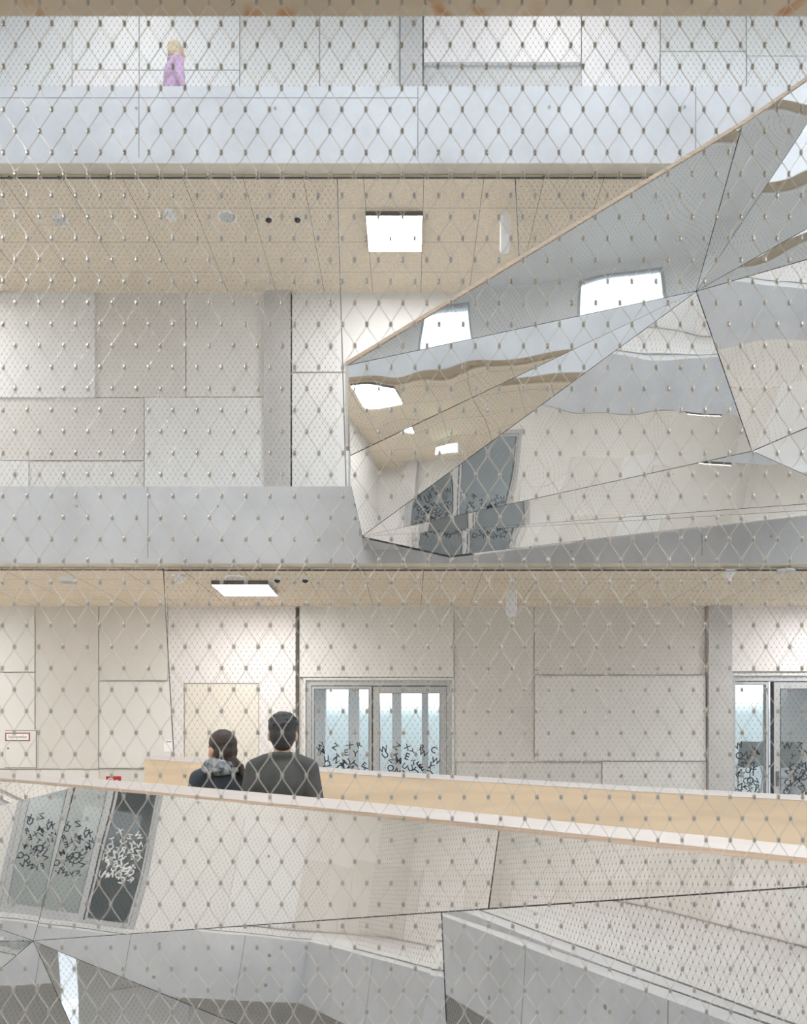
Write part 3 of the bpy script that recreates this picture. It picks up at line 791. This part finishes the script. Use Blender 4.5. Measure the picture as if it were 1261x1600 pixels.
for (px, py), (_, h), (_, e2) in zip(FT, BH, BE):
    Y = front_Y(px); bot = P(px, py + h, Y); top = P(px, py, Y + .055)
    caps.append([bot, top, top + NB * .012, bot + NB * .067 - Vector((0, 0, .03)), bot - Vector((0, 0, .001))])
    eb = P(px, py + h + e2, Y)
    edges.append([bot + NB * .002 - Vector((0, 0, .0015)), eb + NB * .002, eb + NB * .065, bot + NB * .065 - Vector((0, 0, .032))])
    dz = Vector((0, 0, 1.0 if px < 520 else .6 if px < 800 else .22)); inner.append([eb + NB * .04, eb + NB * .07, eb + NB * .12 - dz, eb + NB * .09 - dz])
par = bput(empty('front_parapet', (0, 0, 0))); par.parent = br
sweep(inner, 'parapet_board', M['wood'], br)
sweep(caps, 'parapet_cap', M['cap'], br); sweep(edges, 'cap_edge', M['wood_edge'], br)
bpy.data.objects.remove(par)
BT = [(225, 1179, 8.33), (400, 1191, 7.8), (560, 1203, 7.35), (800, 1217, 6.7), (1000, 1229, 6.2), (1261, 1243, 5.5), (1700, 1268, 4.6)]
bc, bi, bo = [], [], []
for px, py, Y in BT:
    hh = 7.0 + (px - 225) * .001; t = P(px, py, Y + .05); bt = P(px, py + hh, Y)
    bc.append([bt, t, t + NB * .02, bt + NB * .07 - Vector((0, 0, .02))])
    bi.append([bt + NB * .004 - Vector((0, 0, .002)), bt + NB * .05 - Vector((0, 0, .004)), bt + NB * .05 - Vector((0, 0, 1.3)), bt + NB * .004 - Vector((0, 0, 1.3))])
sweep(bc, 'parapet_cap', M['cap'], br)
for k in range(0, len(bi) - 1):
    sweep([bi[k], [p - (p - q) * .0012 for p, q in zip(bi[k + 1], bi[k])]], 'parapet_board', M['wood'], br)
# deck between the parapets
fl_pts = [P(px, py, front_Y(px)) - Vector((0, 0, 1.22)) + NB * .13 for px, py in FT[:-1]]
fl_pts[-1] = fl_pts[-1] + NB * .1
def lerp_line(pts, n):
    L = [0.0]
    for a, c in zip(pts[:-1], pts[1:]): L.append(L[-1] + (c - a).length)
    out = []
    for k in range(n):
        d = L[-1] * k / (n - 1); i = max(q for q in range(len(L) - 1) if L[q] <= d + 1e-9); t = (d - L[i]) / (L[i + 1] - L[i]); out.append(pts[i].lerp(pts[i + 1], t))
    return out
bl_pts = [P(px, py, Y) - Vector((0, 0, 1.27)) for px, py, Y in BT]
A_, B_ = lerp_line(fl_pts, 14), lerp_line(bl_pts, 14)
b = MB(); n_ = 14
b.v = [tuple(p) for p in A_] + [tuple(p) for p in B_] + [tuple(p - Vector((0, 0, .1))) for p in A_] + [tuple(p - Vector((0, 0, .1))) for p in B_]
for k in range(n_ - 1):
    b.f += [(k, k + 1, n_ + k + 1, n_ + k), (2 * n_ + k, 3 * n_ + k, 3 * n_ + k + 1, 2 * n_ + k + 1), (k, 2 * n_ + k, 2 * n_ + k + 1, k + 1), (n_ + k, n_ + k + 1, 3 * n_ + k + 1, 3 * n_ + k)]
b.f += [(0, n_, 3 * n_, 2 * n_), (n_ - 1, 3 * n_ - 1, 4 * n_ - 1, 2 * n_ - 1)]
bput(b.build('deck', M['floor'], br))
from mathutils.bvhtree import BVHTree
deck_tree = BVHTree.FromPolygons(b.v, b.f)
def deck_z(x, y): return deck_tree.ray_cast(Vector((x, y, 3)), Vector((0, 0, -1)))[0].z
# cladding
def TF(px):   # top of the cladding, tucked under the cap edge
    ys = np.interp(px, [f[0] for f in FT], [f[1] + h[1] + e_[1] for f, h, e_ in zip(FT, BH, BE)]); return P(px, float(ys) - 1.5, front_Y(px) + .012)
BYV = 5.68; NPY = 4.00; APY = 2.82
V_ = P(52, 1470, BYV)
T0, T1, TN, TA = TF(-330), TF(118), TF(780), TF(1444)
NP_ = P(690, 1425, NPY); AP = P(1444, 1373, APY)
LV = P(-330, 1340, 7.6)
core = MB()
def bf(*pts): o = facet(br, pts, back=core, gap=.003, m='mirror_flat'); bput(o); return o
U = dict(P1=P(703, 1720, 3.915), RB=P(1700, 1760, 2.54), R1=P(1800, 1400, front_Y(1800)), LB=P(200, 1800, 5.16), PT=P(640, 1711, 3.98), L1=P(-330, 1472, 7.3), L2=P(-330, 1420, 7.5), LL=P(-330, 1800, 6.6))
N2_ = plane_pt(763, 1420, NP_, AP, U['RB'])
def on_cheek(px):
    ys = np.interp(px, [f[0] for f in FT], [f[1] + h[1] + e_[1] for f, h, e_ in zip(FT, BH, BE)]); return plane_pt(px, float(ys) - 1.5, T1, N2_, V_)
bf(T1, on_cheek(260), on_cheek(512), on_cheek(780), N2_, plane_pt(690, 1425.1, T1, N2_, V_), V_); bf(on_cheek(780), TA, AP, N2_); bf(T0, T1, V_, LV)
bf(V_, NP_, U['P1'], U['PT']); bf(NP_, N2_, AP, U['RB'], U['P1']); bf(AP, TA, U['R1'], U['RB'])
bf(V_, U['PT'], U['LB']); bf(V_, U['LB'], U['LL']); bf(V_, U['LL'], U['L1']); bf(V_, U['L1'], U['L2']); bf(V_, U['L2'], LV)
bput(core.build('core', M['backing'], br))
for px, py, tri in ((310, 1254, (T1, N2_, V_)), (420, 1338, (T1, N2_, V_)), (281, 1437, (T1, N2_, V_)), (685, 1412, (T1, N2_, V_)), (843, 1318, (on_cheek(780), AP, N2_)), (836, 1402, (on_cheek(780), AP, N2_)), (836, 1428, (NP_, AP, U['RB'])), (281, 1447, (V_, NP_, U['P1']))):
    p = plane_pt(px, py, *tri); n = (tri[1] - tri[0]).cross(tri[2] - tri[0]).normalized()
    if n.dot(Vector((0, 0, EYE)) - p) < 0: n = -n
    screw(br, p, n, .008); bput(br.children[-1])

# ------------------------------------------------------------------ lamps and small fittings
def lamp(x, y, z, label, group=None, m='lamp'):
    t = empty('ceiling_light', (x, y, z)); tag(t, label, 'ceiling light', group)
    b = MB(); s = .325
    b.box(-s, s, -s, s, -.05, 0); b.build('housing', M['lamp_body'], t)
    b = MB(); b.box(-s + .008, s - .008, -s + .008, s - .008, -.053, -.0505); b.build('diffuser', M[m], t)
    return t
zc = lambda lv: (lv + 1) * ST - TH - .03
lamp(-.175, 9.375, zc(1), 'square lit ceiling light over the middle gallery, left of the hanging sign')
lamp(-6.4, 9.5, zc(1), 'added square ceiling light over the far middle gallery, beyond the left edge')  # this and the next three: unseen lights added to brighten the galleries
lamp(5.6, 9.5, zc(1), 'added square ceiling light over the far middle gallery, hidden by the mirrored stair')
lamp(5.6, 9.5, zc(0), 'added square ceiling light over the far entrance gallery, beyond the right edge')
lamp(-6.6, 9.5, zc(0), 'added square ceiling light over the far entrance gallery, beyond the left edge')
lamp(-1.93, 9.37, zc(0), 'square lit ceiling light over the entrance gallery, above the cream door')
for lv, w in ((0, 'entrance'), (1, 'middle'), (2, 'upper')):
    if lv == 2: break
    for x in (-5.0, -2.0, 2.4, 6.0):  # row added for light, placed so one shows mirrored in the stair
        lamp(x, 1.62, zc(lv), 'square lit ceiling light over the viewer\'s side of the %s gallery' % w, 'lights over the viewer\'s %s gallery' % w)
    for y in (2.8, 6.0):  # unseen lights added to brighten the left end
        lamp(-7.8, y, zc(lv), 'added square ceiling light over the left end of the %s gallery' % w, 'lights added over the left end of the %s gallery' % w)
for x in (-3.7, 1.9):  # unseen lights added to lift the brightness of the upper wall panels
    lamp(x, 9.5, zc(2), 'added dim square ceiling light of the far upper gallery, above the frame', 'lights added over the far upper gallery', 'lamp_fill')
lamp(-9.8, 5.6, ST - TH - .002, 'added square ceiling light in the room behind the left end glazing')  # added to lighten the panes of the left windows
for x, w, y in ((-.9, 'central', 12.6), (5.6, 'right', 12.4)):
    lamp(x, y, 2.9, 'square lit ceiling light in the room behind the %s glazing' % w)
def at_ceiling(px, py, lv, drop=.02):
    z = zc(lv) - drop; Y = (z - EYE) * FPX / (HY - py); return Vector(((px - CX) / FPX * Y, Y, zc(lv)))
def disc_speaker(px, py, lv, label):
    p = at_ceiling(px, py, lv); t = empty('ceiling_speaker', p); tag(t, label, 'speaker')
    MB().lathe([(.108, 0), (.108, -.008), (.092, -.014)], (0, 0, 0), 28).build('rim', M['white'], t)
    MB().lathe([(.090, -.012), (.085, -.018)], (0, 0, 0), 28).build('grille', M['p4'], t)
def router(px, py, lv, label):
    p = at_ceiling(px, py, lv, .04); t = empty('smoke_alarm', p); tag(t, label, 'alarm')
    MB().lathe([(.088, 0), (.092, -.03), (.085, -.06)], (0, 0, 0), 24).build('housing', M['white'], t)
    g = MB()
    for k in range(-4, 5): g.box(k * .016 - .003, k * .016 + .003, -.06, .06, -.066, -.0605)
    g.build('vent', M['p4'], t)
def detector(px, py, lv, label):
    p = at_ceiling(px, py, lv, .04); t = empty('smoke_detector', p); tag(t, label, 'smoke detector')
    MB().box(-.07, .03, -.10, -.04, -.012, 0).build('bracket', M['white'], t)
    MB().lathe([(.05, 0), (.062, -.02), (.055, -.045)], (0, 0, 0), 20).build('base', M['white'], t)
    MB().lathe([(.034, -.045), (.030, -.075), (.018, -.082)], (0, 0, 0), 16).build('head', M['white'], t)
def spot(px, py, lv, label):
    p = at_ceiling(px, py, lv, .04); t = empty('dome_camera', p); tag(t, label, 'camera')
    MB().lathe([(.046, 0), (.050, -.03), (.046, -.045)], (0, 0, 0), 20).build('housing', M['white'], t)
    MB().ball((0, -.004, -.048), (.037, .037, .030)).build('lens_dome', M['black'], t, smooth=True)
    MB().ball((0, -.028, -.066), (.014, .010, .010)).build('lens', M['redlens'], t, smooth=True)
def exit_sign(px, py, lv, label, yaw=.12):
    p = at_ceiling(px, py, lv, 0); t = empty('hanging_exit_sign', p, yaw); tag(t, label, 'sign')
    MB().box(-.03, .03, -.04, .04, -.03, 0).build('canopy', M['white'], t)
    MB().tube([(0, 0, -.03), (0, 0, -.12)], .012, 8).build('stem', M['white'], t)
    MB().box(-.058, .058, -.16, .16, -.40, -.12).build('body', M['white'], t, bevel=.035)
    return t
t = empty('hanging_exit_sign', (-1.15, .55, zc(1))); tag(t, 'lit exit sign under the viewer\'s middle gallery ceiling, seen as a pale green reflection', 'sign')
MB().box(-.04, .04, -.03, .03, -.02, 0).build('canopy', M['white'], t); MB().tube([(0, 0, -.02), (0, 0, -.10)], .012, 8).build('stem', M['white'], t)
MB().box(-.17, .17, -.03, .03, -.28, -.10).build('body', M['white'], t, bevel=.01); MB().box(-.155, .155, .0305, .032, -.265, -.115).build('lit_face', M['exit'], t)
router(94, 344, 1, 'white round vented box on the middle gallery ceiling, leftmost fitting')
detector(268, 340, 1, 'small white smoke detector with bracket on the middle gallery ceiling')
disc_speaker(355, 341, 1, 'flat oval white disc on the middle gallery ceiling, left of two dark-lensed domes')
spot(420, 343, 1, 'small white dome with dark red lens, left one of the pair on the middle ceiling')
spot(465, 343, 1, 'small white dome with dark red lens, right one of the pair on the middle ceiling')
exit_sign(789, 330, 1, 'white hanging sign box seen edge-on below the middle gallery ceiling', -.10)
router(105, 907, 0, 'white round box on the entrance gallery ceiling, far left')
detector(281, 905, 0, 'small white smoke detector on the entrance ceiling beside the slanted net cable')
disc_speaker(367, 904, 0, 'flat white disc on the entrance ceiling just above the square light')
spot(433, 906, 0, 'small dark-lensed dome on the entrance ceiling touching the square light, left of its twin')
spot(477, 906, 0, 'small dark-lensed dome on the entrance ceiling, second to the right of the square light')
exit_sign(799, 906, 0, 'white hanging sign box seen edge-on below the entrance gallery ceiling', -.10)
detector(1139, 898, 0, 'small white smoke detector on the entrance ceiling above the right concrete column')
disc_speaker(1226, 894, 0, 'flat white disc on the entrance ceiling at the right edge')

# hose cabinet with its lettered sign
a = P(8, 1200, D2 - .05); c = P(57, 1141, D2 - .05); yb = D2 - .032
hc = empty('hose_cabinet', ((a.x + c.x) / 2, yb, a.z)); tag(hc, 'cream wall cabinet with red-framed lettered sign, at the left edge', 'cabinet')
w_, h_ = (c.x - a.x) / 2, c.z - a.z
MB().box(-w_ - .012, w_ + .012, -.012, 0, -.012, h_ + .012).build('frame', M['p1'], hc)
MB().box(-w_, w_, -.017, -.0125, 0, h_).build('recess', M['gap'], hc)
MB().box(-w_ + .006, w_ - .006, -.026, -.0175, .006, h_ - .006).build('door', M['p1'], hc)
s0 = P(12, 1158, D2); s1 = P(50, 1145, D2); sx0, sx1 = s0.x - hc.location.x, s1.x - hc.location.x; sz0, sz1 = s0.z - a.z, s1.z - a.z
sg = MB().box(sx0, sx1, -.030, -.0265, sz0, sz1).build('sign_plate', M['darkred'], hc)
MB().box(sx0 + .014, sx1 - .014, -.0315, -.0302, sz0 + .014, sz1 - .014).build('sign_field', M['white'], sg)
tb = text_mb('Schlauchanschluss', .052, ((sx0 + sx1) / 2, -.0322, (sz0 + sz1) / 2), lambda x, y, z: (x, y, z), squeeze=.66); tb.build('sign_text', M['black'], sg)
MB().lathe([(.011, 0), (.011, -.006), (.006, -.008)], (-w_ + .045, -.0262, h_ * .52), 12, 'y').build('lock', M['black'], hc)
# fire notice low on the wall
p = P(178, 1217, D2 - .035)
fs_ = empty('fire_cabinet', (p.x, D2 - .031, p.z)); tag(fs_, 'low cream wall cabinet with red hose symbol sign, half hidden by the parapet', 'cabinet')
MB().box(-.20, .20, -.012, 0, -.55, .07).build('door', M['p2'], fs_)
MB().box(-.10, .10, -.018, -.0125, -.10, .035).build('sign_plate', M['red'], fs_)
q = MB(); arc = [(-.045 + .03 * math.cos(t), -.0195, -.02 + .028 * math.sin(t)) for t in np.linspace(0, 5.2, 14)]; q.tube(arc, .006, 6); q.tube([(-.045, -.0195, -.02), (-.01, -.0195, -.075)], .006, 6); q.tube([(.02, -.0195, -.04), (.045, -.0195, -.015), (.07, -.0195, -.04)], .006, 6)
q.build('hose_symbol', M['white'], fs_)
# room plate next to the door
p = P(264, 1165, D2 - .06)
rp = empty('room_plate', (p.x, D2 - .056, p.z)); tag(rp, 'small pale door plate with dark strip, left of the cream door', 'door plate')
MB().box(-.065, .065, -.01, 0, -.08, .08).build('plate', M['white'], rp)
MB().box(-.035, .035, -.0115, -.0102, .045, .06).build('strip', M['grey'], rp)

# ------------------------------------------------------------------ chairs stacked in the room behind the right glazing
def chair(x, y, z, rz, label, group=None):
    t = empty('stacking_chair', (x, y, z), rz); tag(t, label, 'chair', group)
    n = 9; b = MB(); vs = []; fs = []
    prof = [(-.22, .44), (-.2, .452), (0, .445), (.17, .45), (.22, .48), (.245, .56), (.262, .70), (.275, .80), (.278, .82)]
    for i, (yy, zz) in enumerate(prof):
        wd = .22 if i < 5 else .215 - (.04 if i == len(prof) - 1 else 0)
        for k in range(n):
            u = -1 + 2 * k / (n - 1); vs.append((u * wd, yy + (0.0 if i < 5 else -.03 * u * u), zz + (.02 * u * u if i < 5 else 0)))
    for i in range(len(prof) - 1):
        for k in range(n - 1): fs.append((i * n + k, i * n + k + 1, (i + 1) * n + k + 1, (i + 1) * n + k))
    o = b.add(vs, fs).build('seat_shell', M['grey'], t, smooth=True); sm = o.modifiers.new('s', 'SOLIDIFY'); sm.thickness = .012
    for sx in (-1, 1):
        MB().tube([(sx * .19, -.16, .44), (sx * .23, -.22, 0)], .011, 8).build('leg', M['alu'], t)
        MB().tube([(sx * .19, .14, .44), (sx * .23, .25, 0)], .011, 8).build('leg', M['alu'], t)
    MB().tube([(-.19, -.16, .43), (.19, -.16, .43)], .009, 8).build('rail', M['alu'], t)
for x_, r_, lb in ((5.06, .12, 'grey chair set on the desk behind the right glazing, left of the door post'), (5.62, -.1, 'grey chair set on the desk behind the glass door leaf, next to the door post'), (6.12, .2, 'grey chair set on the desk at the right edge of the view')):
    chair(x_, 12.05, .746, math.pi + r_, lb)
td = empty('desk', (5.6, 12.05, 0)); tag(td, 'pale desk carrying three chairs behind the right glazing', 'desk')
MB().box(-1.0, 1.0, -.35, .35, .72, .745).build('desk_top', M['white'], td)
for sx in (-.94, .94):
    for sy in (-.3, .3): MB().box(sx - .02, sx + .02, sy - .02, sy + .02, 0, .72).build('leg', M['alu'], td)
tb_ = empty('desk', (-.1, 12.6, 0)); tag(tb_, 'pale desk in the room behind the central glazing', 'desk')
MB().box(-.8, .8, -.35, .35, .72, .745).build('desk_top', M['white'], tb_)
for sx in (-.74, .74):
    for sy in (-.3, .3): MB().box(sx - .02, sx + .02, sy - .02, sy + .02, 0, .72).build('leg', M['alu'], tb_)

# ------------------------------------------------------------------ people
def remesh(mb, name, m, parent, voxel=.008, it=4, fac=.5):
    me = mb.mesh(name); tmp = bpy.data.objects.new(name, me); col.objects.link(tmp)
    r = tmp.modifiers.new('r', 'REMESH'); r.mode = 'VOXEL'; r.voxel_size = voxel
    s = tmp.modifiers.new('s', 'SMOOTH'); s.factor = fac; s.iterations = it
    bpy.context.view_layer.update()
    out = bpy.data.meshes.new_from_object(tmp.evaluated_get(bpy.context.evaluated_depsgraph_get()))
    bpy.data.objects.remove(tmp); bpy.data.meshes.remove(me)
    out.materials.clear(); out.materials.append(m); out.shade_smooth(); out.name = name
    return link(bpy.data.objects.new(name, out), parent)

def person(loc, rz, H, label, top, hair, style, head_yaw=0.0, head_pitch=0.0, trousers='trouser', female=False, arm=0.0, extras=None, hs=1.0, shw=None):
    k = H / 1.75; root = empty('person', loc, rz); tag(root, label, 'person')
    S_ = lambda *p: Vector(p) * k
    sw = shw or (.165 if female else .175); hw = .095
    hc_ = S_(0, .025, 1.645 - .105 * hs + .09); HR = Matrix.Rotation(head_yaw, 3, 'Z') @ Matrix.Rotation(head_pitch, 3, 'X')
    hp = lambda x, y, z: hc_ + HR @ (Vector((x, y, z)) * k * hs)
    b = MB()
    # head: skull, face, jaw, nose, lips, ears, neck
    b.ball(hp(0, -.012, .03), (.076 * k * hs, .093 * k * hs, .090 * k * hs), HR); b.ball(hp(0, .018, -.03), (.064 * k * hs, .076 * k * hs, .085 * k * hs), HR)
    b.ball(hp(0, .062, -.085), (.030 * k * hs, .022 * k * hs, .022 * k * hs), HR)
    b.limb([hp(0, .092, .01), hp(0, .112, -.028)], [.009 * k * hs, .014 * k * hs]); b.ball(hp(0, .088, -.058), (.024 * k * hs, .012 * k * hs, .009 * k * hs), HR)
    for s in (-1, 1):
        b.ball(hp(s * .078, -.005, -.012), (.012 * k * hs, .020 * k * hs, .032 * k * hs), HR); b.ball(hp(s * .030, .078, .022), (.018 * k * hs, .014 * k * hs, .008 * k * hs), HR)
    b.limb([S_(0, -.02, 1.42), hp(0, -.015, -.06)], [.060 * k, .054 * k])
    # trunk and legs
    b.ball(S_(0, -.005, 1.33), S_(sw * .82, .105, .17)); b.ball(S_(0, 0, 1.12), S_(.135, .095, .17)); b.ball(S_(0, -.005, .95), S_(.16, .11, .13))
    for s in (-1, 1):
        b.limb([S_(s * .06, -.01, 1.44), S_(s * sw, -.01, 1.40)], [.05 * k, .055 * k])
        b.limb([S_(s * hw, 0, .92), S_(s * .10, .01, .50), S_(s * .10, -.02, .10)], [.085 * k, .056 * k, .040 * k])
        b.limb([S_(s * .10, -.03, .05), S_(s * .105, .09, .035), S_(s * .107, .16, .03)], [.042 * k, .036 * k, .03 * k])
    arms = []
    for s in (-1, 1):
        sh = S_(s * sw, -.01, 1.40); el = S_(s * (sw + .06), -.03 + arm * .1, 1.12); wr = S_(s * (sw + .04), .10 + arm * .22, .90 + arm * .14)
        arms.append((sh, el, wr))
        b.limb([sh, el, wr], [.050 * k, .040 * k, .029 * k])
        d = (wr - el).normalized(); side = Vector((1, 0, 0)); nrm = d.cross(side).normalized()
        pc = wr + d * .05 * k
        b.limb([wr, pc, wr + d * .09 * k], [.026 * k, .030 * k, .026 * k])
        for i, ln in enumerate((.070, .080, .074, .058)):
            o_ = nrm * ((i - 1.5) * .019 * k); s1 = wr + d * .09 * k + o_; s2 = s1 + d * ln * .5 * k; s3 = s2 + (d * .8 - side * s * .5) * ln * .5 * k
            b.limb([s1, s2, s3], [.0095 * k, .0088 * k, .0078 * k], 8)
        th = wr + d * .03 * k + nrm * -.028 * k; b.limb([th, th + (d * .6 - nrm * .8).normalized() * .035 * k, th + (d * .9 - nrm * .5).normalized() * .065 * k], [.013 * k, .011 * k, .009 * k], 8)
    remesh(b, 'body', M['skin'], root, .0075, 5)
    # top
    c = MB(); g = 1.0 if female else 1.06
    c.ball(S_(0, -.005, 1.30), S_(sw * .95 * g, .135, .19)); c.ball(S_(0, 0, 1.10), S_(.165 * g, .125, .20)); c.ball(S_(0, 0, .96), S_(.175, .13, .09))
    for s, (sh, el, wr) in zip((-1, 1), arms):
        c.limb([S_(s * .045, -.02, 1.455), S_(s * (sw * .6), -.012, 1.435), sh], [.056 * k, .062 * k, .066 * k])
        c.limb([sh, el, wr - (wr - el) * .05], [.068 * k, .054 * k, .042 * k])
    c.limb([S_(.066 * math.cos(t_), -.018 + .062 * math.sin(t_), 1.478 - .012 * math.sin(t_)) for t_ in np.linspace(0, 2 * math.pi, 16)], [.022 * k] * 16, 8)
    remesh(c, 'top', M[top], root, .011, 6)
    t = MB()
    t.ball(S_(0, -.005, .93), S_(.172, .125, .13))
    for s in (-1, 1): t.limb([S_(s * hw, 0, .90), S_(s * .10, .01, .50), S_(s * .10, -.02, .09)], [.098 * k, .072 * k, .062 * k])
    remesh(t, 'trousers', M[trousers], root, .012, 6)
    for s in (-1, 1):
        f = MB(); f.limb([S_(s * .10, -.04, .052), S_(s * .105, .09, .045), S_(s * .107, .17, .036)], [.05 * k, .046 * k, .036 * k]); f.box(s * .1 * k - .045 * k, s * .1 * k + .05 * k, -.09 * k, .20 * k, 0.0, .025)
        remesh(f, 'shoe', M['shoe'], root, .009, 4)
    h = MB()
    h.ball(hp(0, -.022, .046), (.085 * k * hs, .097 * k * hs, .088 * k * hs), HR)
    h.ball(hp(0, -.050, -.005), (.078 * k * hs, .068 * k * hs, .080 * k * hs), HR)
    rr = random.Random(5)
    if style == 'short':
        h.ball(hp(0, -.058, -.045), (.062 * k * hs, .046 * k * hs, .055 * k * hs), HR); h.ball(hp(0, .03, .10), (.066 * k * hs, .06 * k * hs, .036 * k * hs), HR)
        for i in range(70):
            a = rr.uniform(0, 6.28); e2 = rr.uniform(.1, 1.2); d = Vector((math.cos(a) * math.cos(e2), math.sin(a) * math.cos(e2) - .25, math.sin(e2))).normalized()
            if d.y > .5 and d.z < .6: continue
            p0 = Vector((0, -.022, .046)) + Vector((d.x * .08, d.y * .092, d.z * .083)); h.limb([hp(*p0), hp(*(p0 + Vector((d.x * .010 + .008, d.y * .012, d.z * .007))))], [.011 * k * hs, .004 * k * hs], 6)
    if style == 'ponytail':
        h.ball(hp(0, -.06, -.04), (.066 * k * hs, .05 * k * hs, .055 * k * hs), HR)
        for i in range(14):
            ox, oy = rr.uniform(-.02, .02), rr.uniform(-.018, .018)
            h.limb([hp(.01 + ox, -.095 + oy, -.055), hp(.035 + ox * 1.6, -.125 + oy, -.10), hp(.055 + ox * 2.2, -.125 + oy * 1.5, -.165 + rr.uniform(-.03, .03))], [.017 * k * hs, .016 * k * hs, .006 * k * hs], 6)
    if style == 'bob':
        h.ball(hp(0, -.045, -.05), (.088 * k * hs, .07 * k * hs, .085 * k * hs), HR)
        for s in (-1, 1): h.ball(hp(s * .066, .0, -.05), (.026 * k * hs, .05 * k * hs, .08 * k * hs), HR)
    remesh(h, 'hair', M[hair], root, .006, 2)
    if extras == 'scarf':
        s = MB()
        for j in range(3):
            pts = [S_(.098 * (1 + .14 * j) * math.cos(t_), -.02 + .088 * (1 + .14 * j) * math.sin(t_), 1.515 - .028 * j + .012 * math.sin(2 * t_ + j)) for t_ in np.linspace(0, 2 * math.pi, 22)]
            s.limb(pts, [.027 * k] * 22, 8)
        remesh(s, 'scarf', M['scarf'], root, .009, 3)
    return root

pm = P(441, 1116, 4.98); pw = P(349, 1143, 5.38)
zm = deck_z(pm.x, pm.y) + .001; zw = deck_z(pw.x, pw.y) + .001
person((pm.x, pm.y, zm), .06, (pm.z - zm) / 1.0, 'person with short black hair in a dark grey sweater, seen from behind on the footbridge', 'shirt', 'hair_black', 'short', head_yaw=.1, hs=1.1, shw=.17)
person((pw.x - .015, pw.y, zw), .30, (pw.z - zw) / 1.0, 'person with dark ponytail, grey scarf and navy jacket standing on the footbridge', 'navy', 'hair_brown', 'ponytail', head_yaw=.55, female=True, extras='scarf', hs=1.2)
pt = P(273, 66, 9.65)
person((pt.x, pt.y, 2 * ST + .004), -.9, (pt.z - 2 * ST), 'blond person in a lilac top walking along the upper gallery', 'lilac', 'hair_blond', 'bob', head_yaw=-.3, female=True)
